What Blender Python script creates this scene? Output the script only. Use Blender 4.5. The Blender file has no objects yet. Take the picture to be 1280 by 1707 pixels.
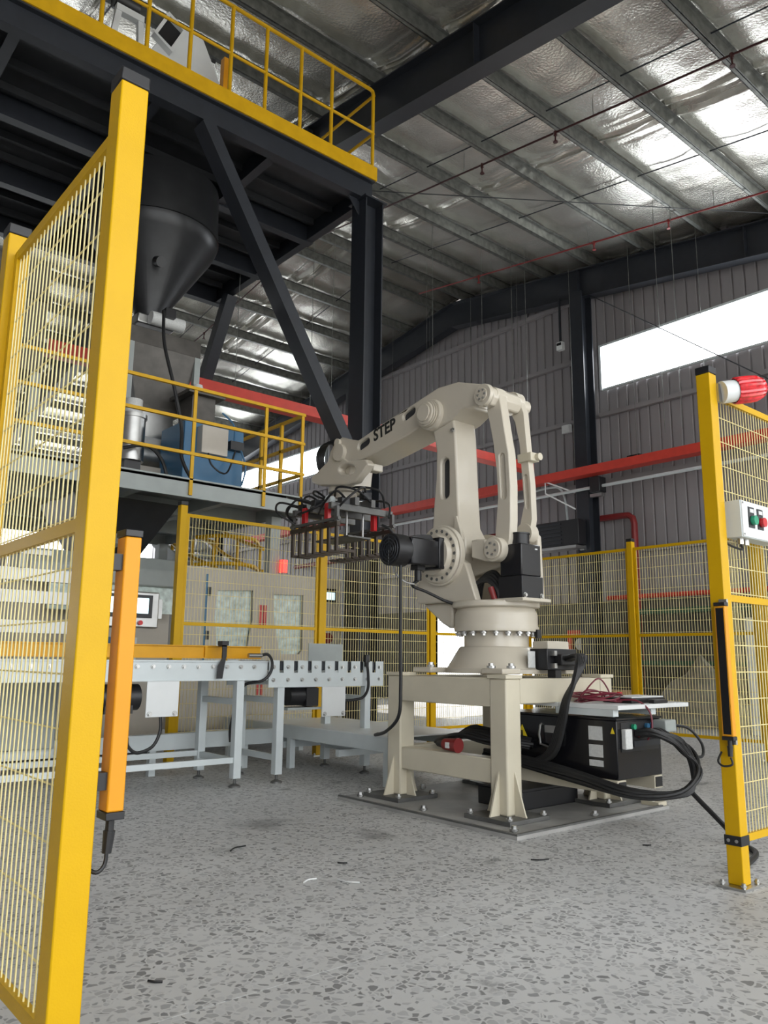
import bpy, bmesh, math, random
from mathutils import Vector, Matrix
random.seed(7)
S = bpy.context.scene
COL = S.collection

# ------------------------------------------------------------------ camera, sky, sun, exposure
CAM_H = 1.05
F_PX, PITCH, ROLL, YAW = 1315.9, math.radians(10.572), math.radians(0.6207), math.radians(49.695)
fh = Vector((math.cos(YAW), math.sin(YAW), 0)); rh = Vector((math.sin(YAW), -math.cos(YAW), 0)); zz = Vector((0, 0, 1))
FW = fh*math.cos(PITCH) + zz*math.sin(PITCH); U0 = -fh*math.sin(PITCH) + zz*math.cos(PITCH)
RT = rh*math.cos(ROLL) + U0*math.sin(ROLL); UP = -rh*math.sin(ROLL) + U0*math.cos(ROLL)
cd = bpy.data.cameras.new('camera'); cam = bpy.data.objects.new('camera', cd); COL.objects.link(cam)
cd.sensor_fit = 'HORIZONTAL'; cd.sensor_width = 36; cd.lens = F_PX*36/1280; cd.clip_end = 300; cd.clip_start = 0.05
m3 = Matrix((RT, UP, -FW)).transposed(); cam.matrix_world = Matrix.Translation((0, 0, CAM_H)) @ m3.to_4x4()
S.camera = cam
w = bpy.data.worlds.new('sky'); S.world = w; w.use_nodes = True
bg = w.node_tree.nodes['Background']; bg.inputs[0].default_value = (0.95, 0.98, 1.0, 1); bg.inputs[1].default_value = 2.8
sd = bpy.data.lights.new('sun', 'SUN'); sun = bpy.data.objects.new('sun', sd); COL.objects.link(sun)
sd.energy = 4.0; sd.angle = 0.02; sd.color = (1, .95, .88)
sun.rotation_euler = Vector((-0.78, -0.30, -0.55)).to_track_quat('-Z', 'Y').to_euler(); sun.location = (40, 20, 30)
S.view_settings.view_transform = 'Standard'; S.view_settings.look = 'None'; S.view_settings.gamma = 1
S.view_settings.use_curve_mapping = False
S.view_settings.exposure = 0.52

# ------------------------------------------------------------------ materials
def mat(name, c, rough=.5, metal=0., var=.12, scale=6., bump=0., bscale=60., emit=None, estr=0., alpha=None, trans=0., coat=0., spec=None):
    m = bpy.data.materials.new(name); m.use_nodes = True; nt = m.node_tree; b = nt.nodes['Principled BSDF']
    tc = nt.nodes.new('ShaderNodeTexCoord'); n = nt.nodes.new('ShaderNodeTexNoise'); n.inputs['Scale'].default_value = scale
    n.inputs['Detail'].default_value = 5
    nt.links.new(tc.outputs['Object'], n.inputs['Vector'])
    r = nt.nodes.new('ShaderNodeValToRGB')
    r.color_ramp.elements[0].position = .3; r.color_ramp.elements[1].position = .7
    r.color_ramp.elements[0].color = (*[x*(1-var) for x in c], 1); r.color_ramp.elements[1].color = (*[min(1, x*(1+var*.5)) for x in c], 1)
    nt.links.new(n.outputs['Fac'], r.inputs[0]); nt.links.new(r.outputs[0], b.inputs['Base Color'])
    b.inputs['Roughness'].default_value = rough; b.inputs['Metallic'].default_value = metal
    if spec is not None: b.inputs['Specular IOR Level'].default_value = spec
    if coat: b.inputs['Coat Weight'].default_value = coat
    if trans: b.inputs['Transmission Weight'].default_value = trans
    if alpha is not None: b.inputs['Alpha'].default_value = alpha
    if bump:
        n2 = nt.nodes.new('ShaderNodeTexNoise'); n2.inputs['Scale'].default_value = bscale; n2.inputs['Detail'].default_value = 4
        nt.links.new(tc.outputs['Object'], n2.inputs['Vector'])
        bp = nt.nodes.new('ShaderNodeBump'); bp.inputs['Strength'].default_value = bump; bp.inputs['Distance'].default_value = .01
        nt.links.new(n2.outputs['Fac'], bp.inputs['Height']); nt.links.new(bp.outputs[0], b.inputs['Normal'])
    if emit: b.inputs['Emission Color'].default_value = (*emit, 1); b.inputs['Emission Strength'].default_value = estr
    return m
YEL = mat('yellow_powder_coat', (.60, .35, .002), .38, var=.05, bump=.06, bscale=220, spec=.25)
YEL2 = mat('yellow_rail_paint', (.62, .35, .006), .45, var=.1, spec=.3)
ORG = mat('orange_anodised', (.66, .28, .012), .42, var=.04, spec=.3)
GUIDE = mat('guide_channel_paint', (.66, .33, .012), .45, var=.08, spec=.3)
WIRE = mat('cream_yellow_wire', (.80, .69, .33), .35, var=.08)
BLK = mat('black_plastic', (.012, .012, .014), .4)
BLKG = mat('black_gloss_paint', (.008, .008, .010), .22, var=.05)
RUB = mat('black_rubber', (.012, .012, .013), .5)
ROB = mat('robot_cream_paint', (.58, .53, .44), .32, var=.03, coat=.25)
PED = mat('cream_pedestal_paint', (.60, .55, .43), .42, var=.08, scale=3)
WHT = mat('light_grey_paint', (.60, .65, .66), .42, var=.05)
WHT2 = mat('white_paint', (.72, .74, .74), .42, var=.04)
STEEL = mat('brushed_steel', (.50, .50, .49), .35, 1., var=.15)
PLATE = mat('dusty_plate_top', (.36, .355, .34), .6, .1, var=.3, scale=3, bump=.1)
DSTEEL = mat('dark_steel_plate', (.14, .14, .135), .5, .4, var=.35, scale=4, bump=.1)
DARK = mat('dark_structural_paint', (.020, .023, .030), .42, var=.15)
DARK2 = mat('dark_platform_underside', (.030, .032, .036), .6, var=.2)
GREYP = mat('grey_mezzanine_paint', (.33, .36, .35), .5, var=.08)
BEIGE = mat('beige_machine_paint', (.50, .46, .40), .5, var=.05)
GALV = mat('galvanised_purlin', (.20, .205, .19), .42, .6, var=.35, scale=9)
REDB = mat('red_tray_paint', (.62, .055, .035), .45, var=.1)
DRED = mat('dark_red_pipe', (.22, .022, .022), .4, var=.1)
RED = mat('red_plastic', (.55, .015, .02), .3)
GRN = mat('green_button', (.02, .30, .16), .3)
BLUE = mat('blue_machine_paint', (.035, .14, .27), .4, var=.08)
CARD = mat('cardboard', (.40, .26, .13), .8, var=.15)
TARP = mat('grey_tarp', (.22, .21, .17), .6, var=.3)
SCRN = mat('lit_screen', (.7, .85, .9), .2, emit=(.62, .86, .92), estr=.9, var=.02)
DGLS = mat('dark_glass', (.03, .035, .04), .06, var=.02)
WARN = mat('warning_yellow', (.85, .65, .02), .4)
LABEL = mat('paper_label', (.62, .63, .62), .6, var=.12, scale=60)
BROWN = mat('brown_steel_fingers', (.06, .045, .035), .45, .5, var=.3)
MAROON = mat('maroon_cable', (.17, .018, .035), .4)
CLEAR = mat('machine_window_film', (.60, .70, .66), .12, var=.35, scale=14, bump=.6, bscale=16)
PANE = mat('daylit_window_pane', (.9, .93, .95), .4, emit=(.93, .97, 1.), estr=6.5, var=.01)
GLOW_PANE = mat('added_glow_pane', (.9, .93, .95), .4, emit=(.93, .97, 1.), estr=4.0, var=.01)  # glow for the added far-wall panes
HOPP = mat('dark_hopper_steel', (.030, .031, .033), .36, .5, var=.15)
STNL = mat('dull_stainless', (.085, .078, .070), .42, .35, var=.25)
BRICK = mat('lower_block_wall', (.10, .10, .085), .85, var=.35, scale=2)
CLAD = mat('wall_cladding_sheet', (.285, .268, .275), .5, .1, var=.08, scale=.6)
OUTG = mat('outdoor_concrete', (.62, .60, .56), .8)
LAMPW = mat('tower_lamp_red', (.8, .03, .03), .3, emit=(1, .05, .04), estr=1.5)
BEAC = mat('red_beacon_lens', (.75, .02, .03), .12, var=.5, scale=25, coat=.6)
TEXTB = mat('black_lettering', (.01, .012, .012), .5)

def mat_floor():
    m = bpy.data.materials.new('ground_terrazzo_concrete'); m.use_nodes = True; nt = m.node_tree; b = nt.nodes['Principled BSDF']
    N = nt.nodes.new; L = nt.links.new
    g = N('ShaderNodeNewGeometry')
    mp = N('ShaderNodeVectorMath'); mp.operation = 'MULTIPLY'; mp.inputs[1].default_value = (1, 1, 0.0); L(g.outputs['Position'], mp.inputs[0])
    wn = N('ShaderNodeTexNoise'); wn.inputs['Scale'].default_value = 16; wn.inputs['Detail'].default_value = 2; L(mp.outputs[0], wn.inputs['Vector'])
    ad = N('ShaderNodeVectorMath'); ad.operation = 'MULTIPLY_ADD'; ad.inputs[1].default_value = (.045, .045, 0); L(wn.outputs['Color'], ad.inputs[0]); L(mp.outputs[0], ad.inputs[2])
    v = N('ShaderNodeTexVoronoi'); v.inputs['Scale'].default_value = 36; v.inputs['Randomness'].default_value = 1; L(ad.outputs[0], v.inputs['Vector'])
    ve = N('ShaderNodeTexVoronoi'); ve.feature = 'DISTANCE_TO_EDGE'; ve.inputs['Scale'].default_value = 36; ve.inputs['Randomness'].default_value = 1; L(ad.outputs[0], ve.inputs['Vector'])
    sep = N('ShaderNodeSeparateColor'); L(v.outputs['Color'], sep.inputs[0])
    gt = N('ShaderNodeMath'); gt.operation = 'GREATER_THAN'; gt.inputs[1].default_value = .30; L(sep.outputs[0], gt.inputs[0])
    mr = N('ShaderNodeMapRange'); mr.inputs['From Min'].default_value = .07; mr.inputs['From Max'].default_value = .14
    L(ve.outputs['Distance'], mr.inputs['Value'])
    mu = N('ShaderNodeMath'); mu.operation = 'MULTIPLY'; L(gt.outputs[0], mu.inputs[0]); L(mr.outputs[0], mu.inputs[1])
    n1 = N('ShaderNodeTexNoise'); n1.inputs['Scale'].default_value = .8; n1.inputs['Detail'].default_value = 6; L(mp.outputs[0], n1.inputs['Vector'])
    cr = N('ShaderNodeValToRGB'); cr.color_ramp.elements[0].position = .3; cr.color_ramp.elements[1].position = .7
    cr.color_ramp.elements[0].color = (.47, .468, .46, 1); cr.color_ramp.elements[1].color = (.60, .598, .59, 1); L(n1.outputs['Fac'], cr.inputs[0])
    chip = N('ShaderNodeMapRange'); chip.inputs['To Min'].default_value = .14; chip.inputs['To Max'].default_value = .50; L(sep.outputs[1], chip.inputs['Value'])
    mx = N('ShaderNodeMix'); mx.data_type = 'RGBA'; L(cr.outputs[0], mx.inputs[6]); L(chip.outputs[0], mx.inputs[7])
    mm = N('ShaderNodeMath'); mm.operation = 'MULTIPLY'; mm.inputs[1].default_value = .9; L(mu.outputs[0], mm.inputs[0]); L(mm.outputs[0], mx.inputs[0])
    # dark scuff stains
    n3 = N('ShaderNodeTexNoise'); n3.inputs['Scale'].default_value = 1.7; n3.inputs['Detail'].default_value = 8; n3.inputs['Roughness'].default_value = .65; L(mp.outputs[0], n3.inputs['Vector'])
    st = N('ShaderNodeMapRange'); st.inputs['From Min'].default_value = .60; st.inputs['From Max'].default_value = .78; st.inputs['To Max'].default_value = .5; L(n3.outputs['Fac'], st.inputs['Value'])
    mx2 = N('ShaderNodeMix'); mx2.data_type = 'RGBA'; mx2.inputs[7].default_value = (.10, .10, .10, 1); L(mx.outputs[2], mx2.inputs[6]); L(st.outputs[0], mx2.inputs[0])
    last = mx2.outputs[2]
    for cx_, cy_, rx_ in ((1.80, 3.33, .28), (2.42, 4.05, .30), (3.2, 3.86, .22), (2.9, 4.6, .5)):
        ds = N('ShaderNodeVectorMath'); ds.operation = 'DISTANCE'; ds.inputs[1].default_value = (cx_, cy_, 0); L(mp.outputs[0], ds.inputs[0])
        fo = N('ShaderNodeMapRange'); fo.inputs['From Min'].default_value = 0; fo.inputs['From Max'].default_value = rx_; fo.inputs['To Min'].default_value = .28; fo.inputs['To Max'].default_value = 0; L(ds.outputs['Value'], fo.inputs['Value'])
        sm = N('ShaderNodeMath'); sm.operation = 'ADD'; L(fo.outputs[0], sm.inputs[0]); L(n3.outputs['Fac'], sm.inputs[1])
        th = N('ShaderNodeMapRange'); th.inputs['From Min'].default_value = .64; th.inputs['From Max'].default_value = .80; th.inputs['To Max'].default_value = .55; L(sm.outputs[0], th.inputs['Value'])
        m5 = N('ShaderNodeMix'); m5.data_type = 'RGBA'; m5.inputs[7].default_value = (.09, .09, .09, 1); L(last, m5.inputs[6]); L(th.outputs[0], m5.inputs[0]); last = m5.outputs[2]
    L(last, b.inputs['Base Color'])
    rr = N('ShaderNodeMapRange'); rr.inputs['To Min'].default_value = .42; rr.inputs['To Max'].default_value = .62; L(n1.outputs['Fac'], rr.inputs['Value']); L(rr.outputs[0], b.inputs['Roughness'])
    bp = N('ShaderNodeBump'); bp.inputs['Strength'].default_value = .12; bp.inputs['Distance'].default_value = .003; L(mu.outputs[0], bp.inputs['Height']); L(bp.outputs[0], b.inputs['Normal'])
    return m
FLOOR = mat_floor()
def mat_foil():
    m = bpy.data.materials.new('silver_insulation_foil'); m.use_nodes = True; nt = m.node_tree; b = nt.nodes['Principled BSDF']
    N = nt.nodes.new; L = nt.links.new
    tc = N('ShaderNodeTexCoord')
    n = N('ShaderNodeTexNoise'); n.inputs['Scale'].default_value = .9; n.inputs['Detail'].default_value = 4; L(tc.outputs['Object'], n.inputs['Vector'])
    r = N('ShaderNodeValToRGB'); r.color_ramp.elements[0].position = .3; r.color_ramp.elements[1].position = .7
    r.color_ramp.elements[0].color = (.52, .50, .44, 1); r.color_ramp.elements[1].color = (.78, .77, .71, 1); L(n.outputs['Fac'], r.inputs[0]); L(r.outputs[0], b.inputs['Base Color'])
    b.inputs['Metallic'].default_value = .76; b.inputs['Roughness'].default_value = .27
    n2 = N('ShaderNodeTexNoise'); n2.inputs['Scale'].default_value = 26; n2.inputs['Detail'].default_value = 3; L(tc.outputs['Object'], n2.inputs['Vector'])
    bp = N('ShaderNodeBump'); bp.inputs['Strength'].default_value = .35; bp.inputs['Distance'].default_value = .02; L(n2.outputs['Fac'], bp.inputs['Height']); L(bp.outputs[0], b.inputs['Normal'])
    return m
FOIL = mat_foil()

# ------------------------------------------------------------------ mesh helpers
class M:
    def __init__(s): s.v = []; s.f = []
    def add(s, vs, fs):
        k = len(s.v); s.v += [tuple(v) for v in vs]; s.f += [tuple(i+k for i in f) for f in fs]; return s
    def box(s, x0, x1, y0, y1, z0, z1):
        return s.add([(x0,y0,z0),(x1,y0,z0),(x1,y1,z0),(x0,y1,z0),(x0,y0,z1),(x1,y0,z1),(x1,y1,z1),(x0,y1,z1)],
                     [(0,3,2,1),(4,5,6,7),(0,1,5,4),(1,2,6,5),(2,3,7,6),(3,0,4,7)])
    def beam(s, a, b, w, h, up=(0,0,1)):
        a = Vector(a); b = Vector(b); d = (b-a).normalized(); u = Vector(up)
        if abs(d.dot(u)) > .99: u = Vector((0,1,0))
        r = d.cross(u).normalized(); u = r.cross(d)
        vs = []
        for p in (a, b):
            for sx, sy in ((-1,-1),(1,-1),(1,1),(-1,1)): vs.append(p + r*sx*w/2 + u*sy*h/2)
        return s.add(vs, [(0,1,2,3)[::-1] if False else (3,2,1,0),(4,5,6,7),(0,1,5,4),(1,2,6,5),(2,3,7,6),(3,0,4,7)])
    def cyl(s, a, b, r0, r1=None, n=16):
        a = Vector(a); b = Vector(b); r1 = r0 if r1 is None else r1
        d = (b-a).normalized(); u = Vector((0,0,1)) if abs(d.z) < .9 else Vector((1,0,0)); x = d.cross(u).normalized(); y = d.cross(x)
        vs = [];
        for p, r in ((a, r0), (b, r1)):
            for i in range(n):
                t = 2*math.pi*i/n; vs.append(p + x*(r*math.cos(t)) + y*(r*math.sin(t)))
        fs = [(i, (i+1) % n, n+(i+1) % n, n+i) for i in range(n)] + [tuple(range(n))[::-1], tuple(range(n, 2*n))]
        return s.add(vs, fs)
    def tube(s, pts, r, n=8, sub=6):
        P = [Vector(p) for p in pts]
        if len(P) > 2 and sub > 1:
            Q = []
            for i in range(len(P)-1):
                p0 = P[max(i-1, 0)]; p1 = P[i]; p2 = P[i+1]; p3 = P[min(i+2, len(P)-1)]
                for k in range(sub):
                    t = k/sub; Q.append(.5*((2*p1)+(p2-p0)*t+(2*p0-5*p1+4*p2-p3)*t*t+(3*p1-p0-3*p2+p3)*t**3))
            Q.append(P[-1]); P = Q
        vs = []; fs = []; x = None
        for i, p in enumerate(P):
            d = (P[min(i+1, len(P)-1)]-P[max(i-1, 0)]).normalized()
            if x is None: x = d.cross(Vector((0,0,1)) if abs(d.z) < .9 else Vector((1,0,0))).normalized()
            else: x = (x - d*x.dot(d)).normalized()
            y = d.cross(x)
            for j in range(n):
                t = 2*math.pi*j/n; vs.append(p + x*(r*math.cos(t)) + y*(r*math.sin(t)))
        for i in range(len(P)-1):
            for j in range(n): fs.append((i*n+j, i*n+(j+1) % n, (i+1)*n+(j+1) % n, (i+1)*n+j))
        fs += [tuple(range(n))[::-1], tuple(range((len(P)-1)*n, len(P)*n))]
        return s.add(vs, fs)
    def prism(s, ax, poly, a, b):
        def mkp(p, q):
            return {'x': (q, p[0], p[1]), 'y': (p[0], q, p[1]), 'z': (p[0], p[1], q)}[ax]
        n = len(poly); vs = [mkp(p, a) for p in poly] + [mkp(p, b) for p in poly]
        fs = [(i, (i+1) % n, n+(i+1) % n, n+i) for i in range(n)] + [tuple(range(n))[::-1], tuple(range(n, 2*n))]
        return s.add(vs, fs)
    def lathe(s, c, prof, n=32):
        vs = []; fs = []
        for r, z in prof:
            for i in range(n):
                t = 2*math.pi*i/n; vs.append((c[0]+r*math.cos(t), c[1]+r*math.sin(t), c[2]+z))
        for k in range(len(prof)-1):
            for i in range(n): fs.append((k*n+i, k*n+(i+1) % n, (k+1)*n+(i+1) % n, (k+1)*n+i))
        fs += [tuple(range(n))[::-1], tuple(range((len(prof)-1)*n, len(prof)*n))]
        return s.add(vs, fs)
    def plate(s, ax, outer, holes, a, b):
        # polygon with holes, extruded between a and b along axis
        bm = bmesh.new()
        def mkp(p, q): return {'x': (q, p[0], p[1]), 'y': (p[0], q, p[1]), 'z': (p[0], p[1], q)}[ax]
        E = []
        for lp in [outer]+holes:
            vs = [bm.verts.new(mkp(p, a)) for p in lp]
            E += [bm.edges.new((vs[i], vs[(i+1) % len(vs)])) for i in range(len(vs))]
        r = bmesh.ops.triangle_fill(bm, use_beauty=True, use_dissolve=False, edges=E)
        fc = [g for g in r['geom'] if isinstance(g, bmesh.types.BMFace)]
        ex = bmesh.ops.extrude_face_region(bm, geom=fc)
        d = Vector(mkp((0, 0), b-a)) 
        bmesh.ops.translate(bm, vec=d, verts=[g for g in ex['geom'] if isinstance(g, bmesh.types.BMVert)])
        bm.verts.index_update()
        s.add([v.co[:] for v in bm.verts], [[v.index for v in f.verts] for f in bm.faces]); bm.free(); return s

WL = {}
def setp(o, label=None, cat=None, group=None, kind=None):
    if label: o['label'] = label
    if cat: o['category'] = cat
    if group: o['group'] = group
    if kind: o['kind'] = kind
    return o
def mesh_from(name, mm, smooth=True):
    me = bpy.data.meshes.new(name); me.from_pydata(mm.v, [], mm.f)
    bm = bmesh.new(); bm.from_mesh(me); bmesh.ops.recalc_face_normals(bm, faces=bm.faces); bm.to_mesh(me); bm.free()
    if smooth:
        for p in me.polygons: p.use_smooth = True
        me.set_sharp_from_angle(angle=math.radians(35))
    me.update(); return me
def mk(name, mm, m, parent=None, bevel=0., label=None, cat=None, group=None, kind=None, recalc=True):
    xs = [v[0] for v in mm.v]; ys = [v[1] for v in mm.v]; zs = [v[2] for v in mm.v]
    c = Vector(((min(xs)+max(xs))/2, (min(ys)+max(ys))/2, min(zs)))
    mm.v = [(x-c.x, y-c.y, z-c.z) for x, y, z in mm.v]
    me = mesh_from(name, mm); me.materials.append(m)
    o = bpy.data.objects.new(name, me); COL.objects.link(o)
    pl = Vector((0,0,0))
    if parent: o.parent = parent; pl = WL[parent.name]
    o.location = c-pl; WL[o.name] = c
    if bevel:
        md = o.modifiers.new('bevel', 'BEVEL'); md.width = bevel; md.segments = 2; md.limit_method = 'ANGLE'; md.angle_limit = math.radians(40)
    return setp(o, label, cat, group, kind)
def inst(src, name, loc, parent=None, scale=None):
    # another object sharing the mesh of src, base point at world loc
    o = bpy.data.objects.new(name, src.data); COL.objects.link(o)
    pl = Vector((0,0,0))
    if parent: o.parent = parent; pl = WL[parent.name]
    o.location = Vector(loc)-pl; WL[o.name] = Vector(loc)
    if scale: o.scale = scale
    return o
def thing(name, loc, label, cat, group=None):
    o = bpy.data.objects.new(name, None); COL.objects.link(o); o.location = loc; o.empty_display_size = .1
    WL[o.name] = Vector(loc); return setp(o, label, cat, group)
def struct(name, loc=(0,0,0)):
    o = bpy.data.objects.new(name, None); COL.objects.link(o); o.location = loc; o.empty_display_size = .1
    WL[o.name] = Vector(loc); o['kind'] = 'structure'; return o
def boltmesh(name, r, h, axis, m):
    a = {'x': (1,0,0), 'y': (0,1,0), 'z': (0,0,1)}[axis]; v = Vector(a)
    mm = M().cyl(-v*h, v*h, r, n=6).cyl(-v*h*.3, v*h*.3, r*1.5, n=10)
    me = mesh_from(name, mm); me.materials.append(m); return me
BOLT_Y = boltmesh('bolt', .011, .014, 'y', STEEL); BOLT_X = boltmesh('bolt', .011, .014, 'x', STEEL); SCREW_X = boltmesh('bolt', .010, .010, 'x', DSTEEL); BOLT_Z = boltmesh('bolt', .014, .018, 'z', STEEL)
def bolt(me, loc, parent, s=1.):
    o = bpy.data.objects.new('bolt', me); COL.objects.link(o); o.parent = parent; o.location = Vector(loc)-WL[parent.name]; o.scale = (s, s, s); return o
def circ(cy, cz, r, n=24, a0=0, a1=360):
    return [(cy+r*math.cos(math.radians(a0+(a1-a0)*i/n)), cz+r*math.sin(math.radians(a0+(a1-a0)*i/n))) for i in range(n if a1-a0 == 360 else n+1)]
def slot(p, q, r, n=8):
    p = Vector(p); q = Vector(q); a = math.degrees(math.atan2(q[1]-p[1], q[0]-p[0]))
    return circ(q[0], q[1], r, n, a-90, a+90) + circ(p[0], p[1], r, n, a+90, a+270)

# ================================================================== THE SETTING
# floor: poured bays with sawn joints
fl = struct('floor', (0, 0, 0))
jx = [-8, -2.2, 3.79, 9.8, 15.0]; jy = [-8, -3.6, 2.36, 8.4, 14.4, 20.4, 26.4, 34.0]
for i in range(4):
    for j in range(7):
        mk('floor_slab', M().box(jx[i]+.002, jx[i+1]-.002, jy[j]+.002, jy[j+1]-.002, -.2, 0), FLOOR, fl)
mk('joint_filler', M().box(-8, 15, -8, 34, -.25, -.004), BRICK, fl)
og = mk('outdoor_ground', M().box(-70, 90, -70, 110, -.6, -.26), OUTG, kind='structure')

RIDGE_Y, RIDGE_Z, SL = 14.33, 10.96, .15
def roofz(y): return RIDGE_Z - SL*abs(RIDGE_Y-y)

# ceiling: foil blankets between purlins
ce = struct('ceiling', (4, 14, 10))
mk('roof_sheet', M().prism('x', [(-6, roofz(-6)+.12), (RIDGE_Y, RIDGE_Z+.12), (34.3, roofz(34.3)+.12), (34.3, roofz(34.3)+.2), (RIDGE_Y, RIDGE_Z+.2), (-6, roofz(-6)+.2)], -7, 15.2), CLAD, ce)
PUR_R = [0.1, 1.48, 2.87, 4.25, 5.63, 6.99, 8.39, 9.77, 11.15, 12.53, 13.85]; PUR_L = [14.8, 16.15, 17.53, 18.9, 20.28, 21.66, 23.04, 24.42, 25.8, 27.2, 28.6, 30., 31.4, 32.8]
from mathutils import noise
def foil(x0, x1, y0, y1, purl):
    ny = int((y1-y0)/.11); vs = []; fs = []
    xs_ = [x0+.03*i for i in range(14)]; n_ = int((x1-x0-.78)/.13)
    xs_ += [x0+.39+(x1-x0-.78)*(i+1)/n_ for i in range(n_)] + [x1-.36+.03*i for i in range(13)]
    nx = len(xs_)-1
    for i in range(nx+1):
        x = xs_[i]
        e = min(x-x0, x1-x)
        for j in range(ny+1):
            y = y0+(y1-y0)*j/ny
            k = math.exp(-e/.25)
            z = roofz(y)+.03
            ps = [p for p in purl if p <= y]; pn = [p for p in purl if p > y]
            if ps and pn:
                t = (y-ps[-1])/(pn[0]-ps[-1]); z -= .07*math.sin(math.pi*t)**.7
            z += .018*noise.noise(Vector((x*.8, y*1.1, 3.1))) + .085*k*noise.noise(Vector((x*11, y*.55, 1.7))) + .05*k*noise.noise(Vector((x*4, y*2.2, 4.7))) + .016*noise.noise(Vector((x*5, y*.7, 7.7))) + .012*noise.noise(Vector((x*2.3, y*5, 9.1)))
            if i in (0, nx): z += .05
            vs.append((x, y, z))
    for i in range(nx):
        for j in range(ny):
            a = i*(ny+1)+j; fs.append((a, a+1, a+ny+2, a+ny+1))
    return M().add(vs, fs)
SEAMS = [-4.2, -.5, 3.15, 6.9, 10.62, 14.95]
for i in range(5):
    o = mk('foil_blanket', foil(SEAMS[i], SEAMS[i+1], -4, RIDGE_Y, PUR_R), FOIL, ce)
    o = mk('foil_blanket', foil(SEAMS[i], SEAMS[i+1], RIDGE_Y, 34.2, PUR_L), FOIL, ce)
for y in PUR_R+PUR_L:
    z = roofz(y)
    mm = M().box(-6, 14.95, y-.012, y+.012, z-.24, z-.02).box(-6, 14.95, y, y+.07, z-.24, z-.228).box(-6, 14.95, y-.06, y, z-.03, z-.02).box(-6, 14.95, y+.06, y+.07, z-.24, z-.21)
    mk('purlin', mm, GALV, ce)
for xr in (-.7, 6.95, 14.62):
    for sgn, ya, yb in ((1, RIDGE_Y, -5), (-1, RIDGE_Y, 34.)):
        za, zb = roofz(ya)-.26, roofz(yb)-.26; dp = .68
        mm = M().prism('x', [(ya, za), (yb, zb), (yb, zb-dp), (ya, za-dp)], xr-.012, xr+.012)
        for t in (0, dp):
            mm.prism('x', [(ya, za-t-.012), (yb, zb-t-.012), (yb, zb-t+.012), (ya, za-t+.012)], xr-.14, xr+.14)
        if sgn > 0:
            for q in (2.9, 6.3, 10.2): mm.prism('x', [(q, roofz(q)-.27), (q+.02, roofz(q)-.27), (q+.02, roofz(q)-.93), (q, roofz(q)-.93)], xr-.12, xr+.12)
        mk('rafter', mm, DARK, ce)
for x in (3.3, 9.25, 11.9):
    for a, b in ((-4, RIDGE_Y), (RIDGE_Y, 34)):
        mk('sag_rod', M().cyl((x, a, roofz(a)-.1), (x, b, roofz(b)-.1), .012, n=6), DARK, ce)
# knee bracing rods between purlins under the platform end
mk('cross_brace_rod', M().cyl((7.1, 12.9, roofz(12.9)-.3), (14.4, 5.5, roofz(5.5)-.3), .009, n=6), DARK, ce)

# gable wall X = 15 with corrugated cladding
XW = 15.0
wr = struct('wall_right', (XW, 14, 0))
def sheet_mesh():
    mm = M(); pr = [(0, 0)]
    for k in range(4):
        y = .05+.25*k; pr += [(y, 0), (y+.014, .028), (y+.040, .028), (y+.054, 0)]
    pr += [(1.0, 0)]
    n = len(pr); vs = [(x, y, 0) for y, x in pr]+[(x, y, 1) for y, x in pr]
    mm.add(vs, [(i, i+1, n+i+1, n+i) for i in range(n-1)])
    me = mesh_from('cladding_sheet', mm, False); me.materials.append(CLAD); return me
SHM = sheet_mesh()
WIN = [(1.6, 9.9, 7.18, 8.17), (20.6, 27.6, 7.14, 8.0)]
DOOR = (12.1, 15.6, 3.3)
def sheet(y, z0, z1):
    o = bpy.data.objects.new('cladding_sheet', SHM); COL.objects.link(o); o.parent = wr
    o.location = Vector((XW, y, z0))-WL['wall_right']; o.scale = (1, 1, z1-z0)
for k in range(-5, 34):
    y = k+.0
    top = max(roofz(y), roofz(y+1))+.1
    zb = 2.35
    segs = [(zb, top)]
    for a, b, c0, c1 in WIN:
        if y+.5 > a and y+.5 < b: segs = [(zb, c0), (c1, top)]
    for s0, s1 in segs:
        if DOOR[0]-.4 < y+.3 < DOOR[1]-.3 and s0 == zb: s0 = DOOR[2]
        sheet(y, s0, s1)
mk('block_wall', M().box(XW-.02, XW+.2, -5, DOOR[0], 0, 2.35), BRICK, wr)
mk('block_wall', M().box(XW-.02, XW+.2, DOOR[1], 34, 0, 2.35), BRICK, wr)
mk('outer_skin', M().box(XW+.12, XW+.16, -5, 34, 8.2, 9), CLAD, wr)
for z in (3.4, 5.0, 6.56, 9.55):
    for a, b in ((-5, 10.0), (10.3, 34)):
        if z < 3.5:
            b = min(b, 34);
            if a > 10: a = DOOR[1]
        if z > 9 and b > 20: b = 21.5
        mk('girt', M().box(XW-.14, XW-.035, a, b, z-.05, z+.05), CLAD, wr)
mk('girt', M().box(XW-.14, XW-.035, 10.3, 20.5, 7.99, 8.09), CLAD, wr)
for y in (10.13, 18.6, 27.):
    mm = M().box(14.30, 14.33, y-.16, y+.16, 0, roofz(y)-.9).box(14.66, 14.69, y-.16, y+.16, 0, roofz(y)-.9).box(14.33, 14.66, y-.012, y+.012, 0, roofz(y)-.9)
    mk('wall_column', mm, DARK, wr)
mk('wall_brace_rod', M().cyl((14.5, 9.9, 9.35), (14.6, 5.6, 5.9), .013, n=6), DARK, wr)
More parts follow.
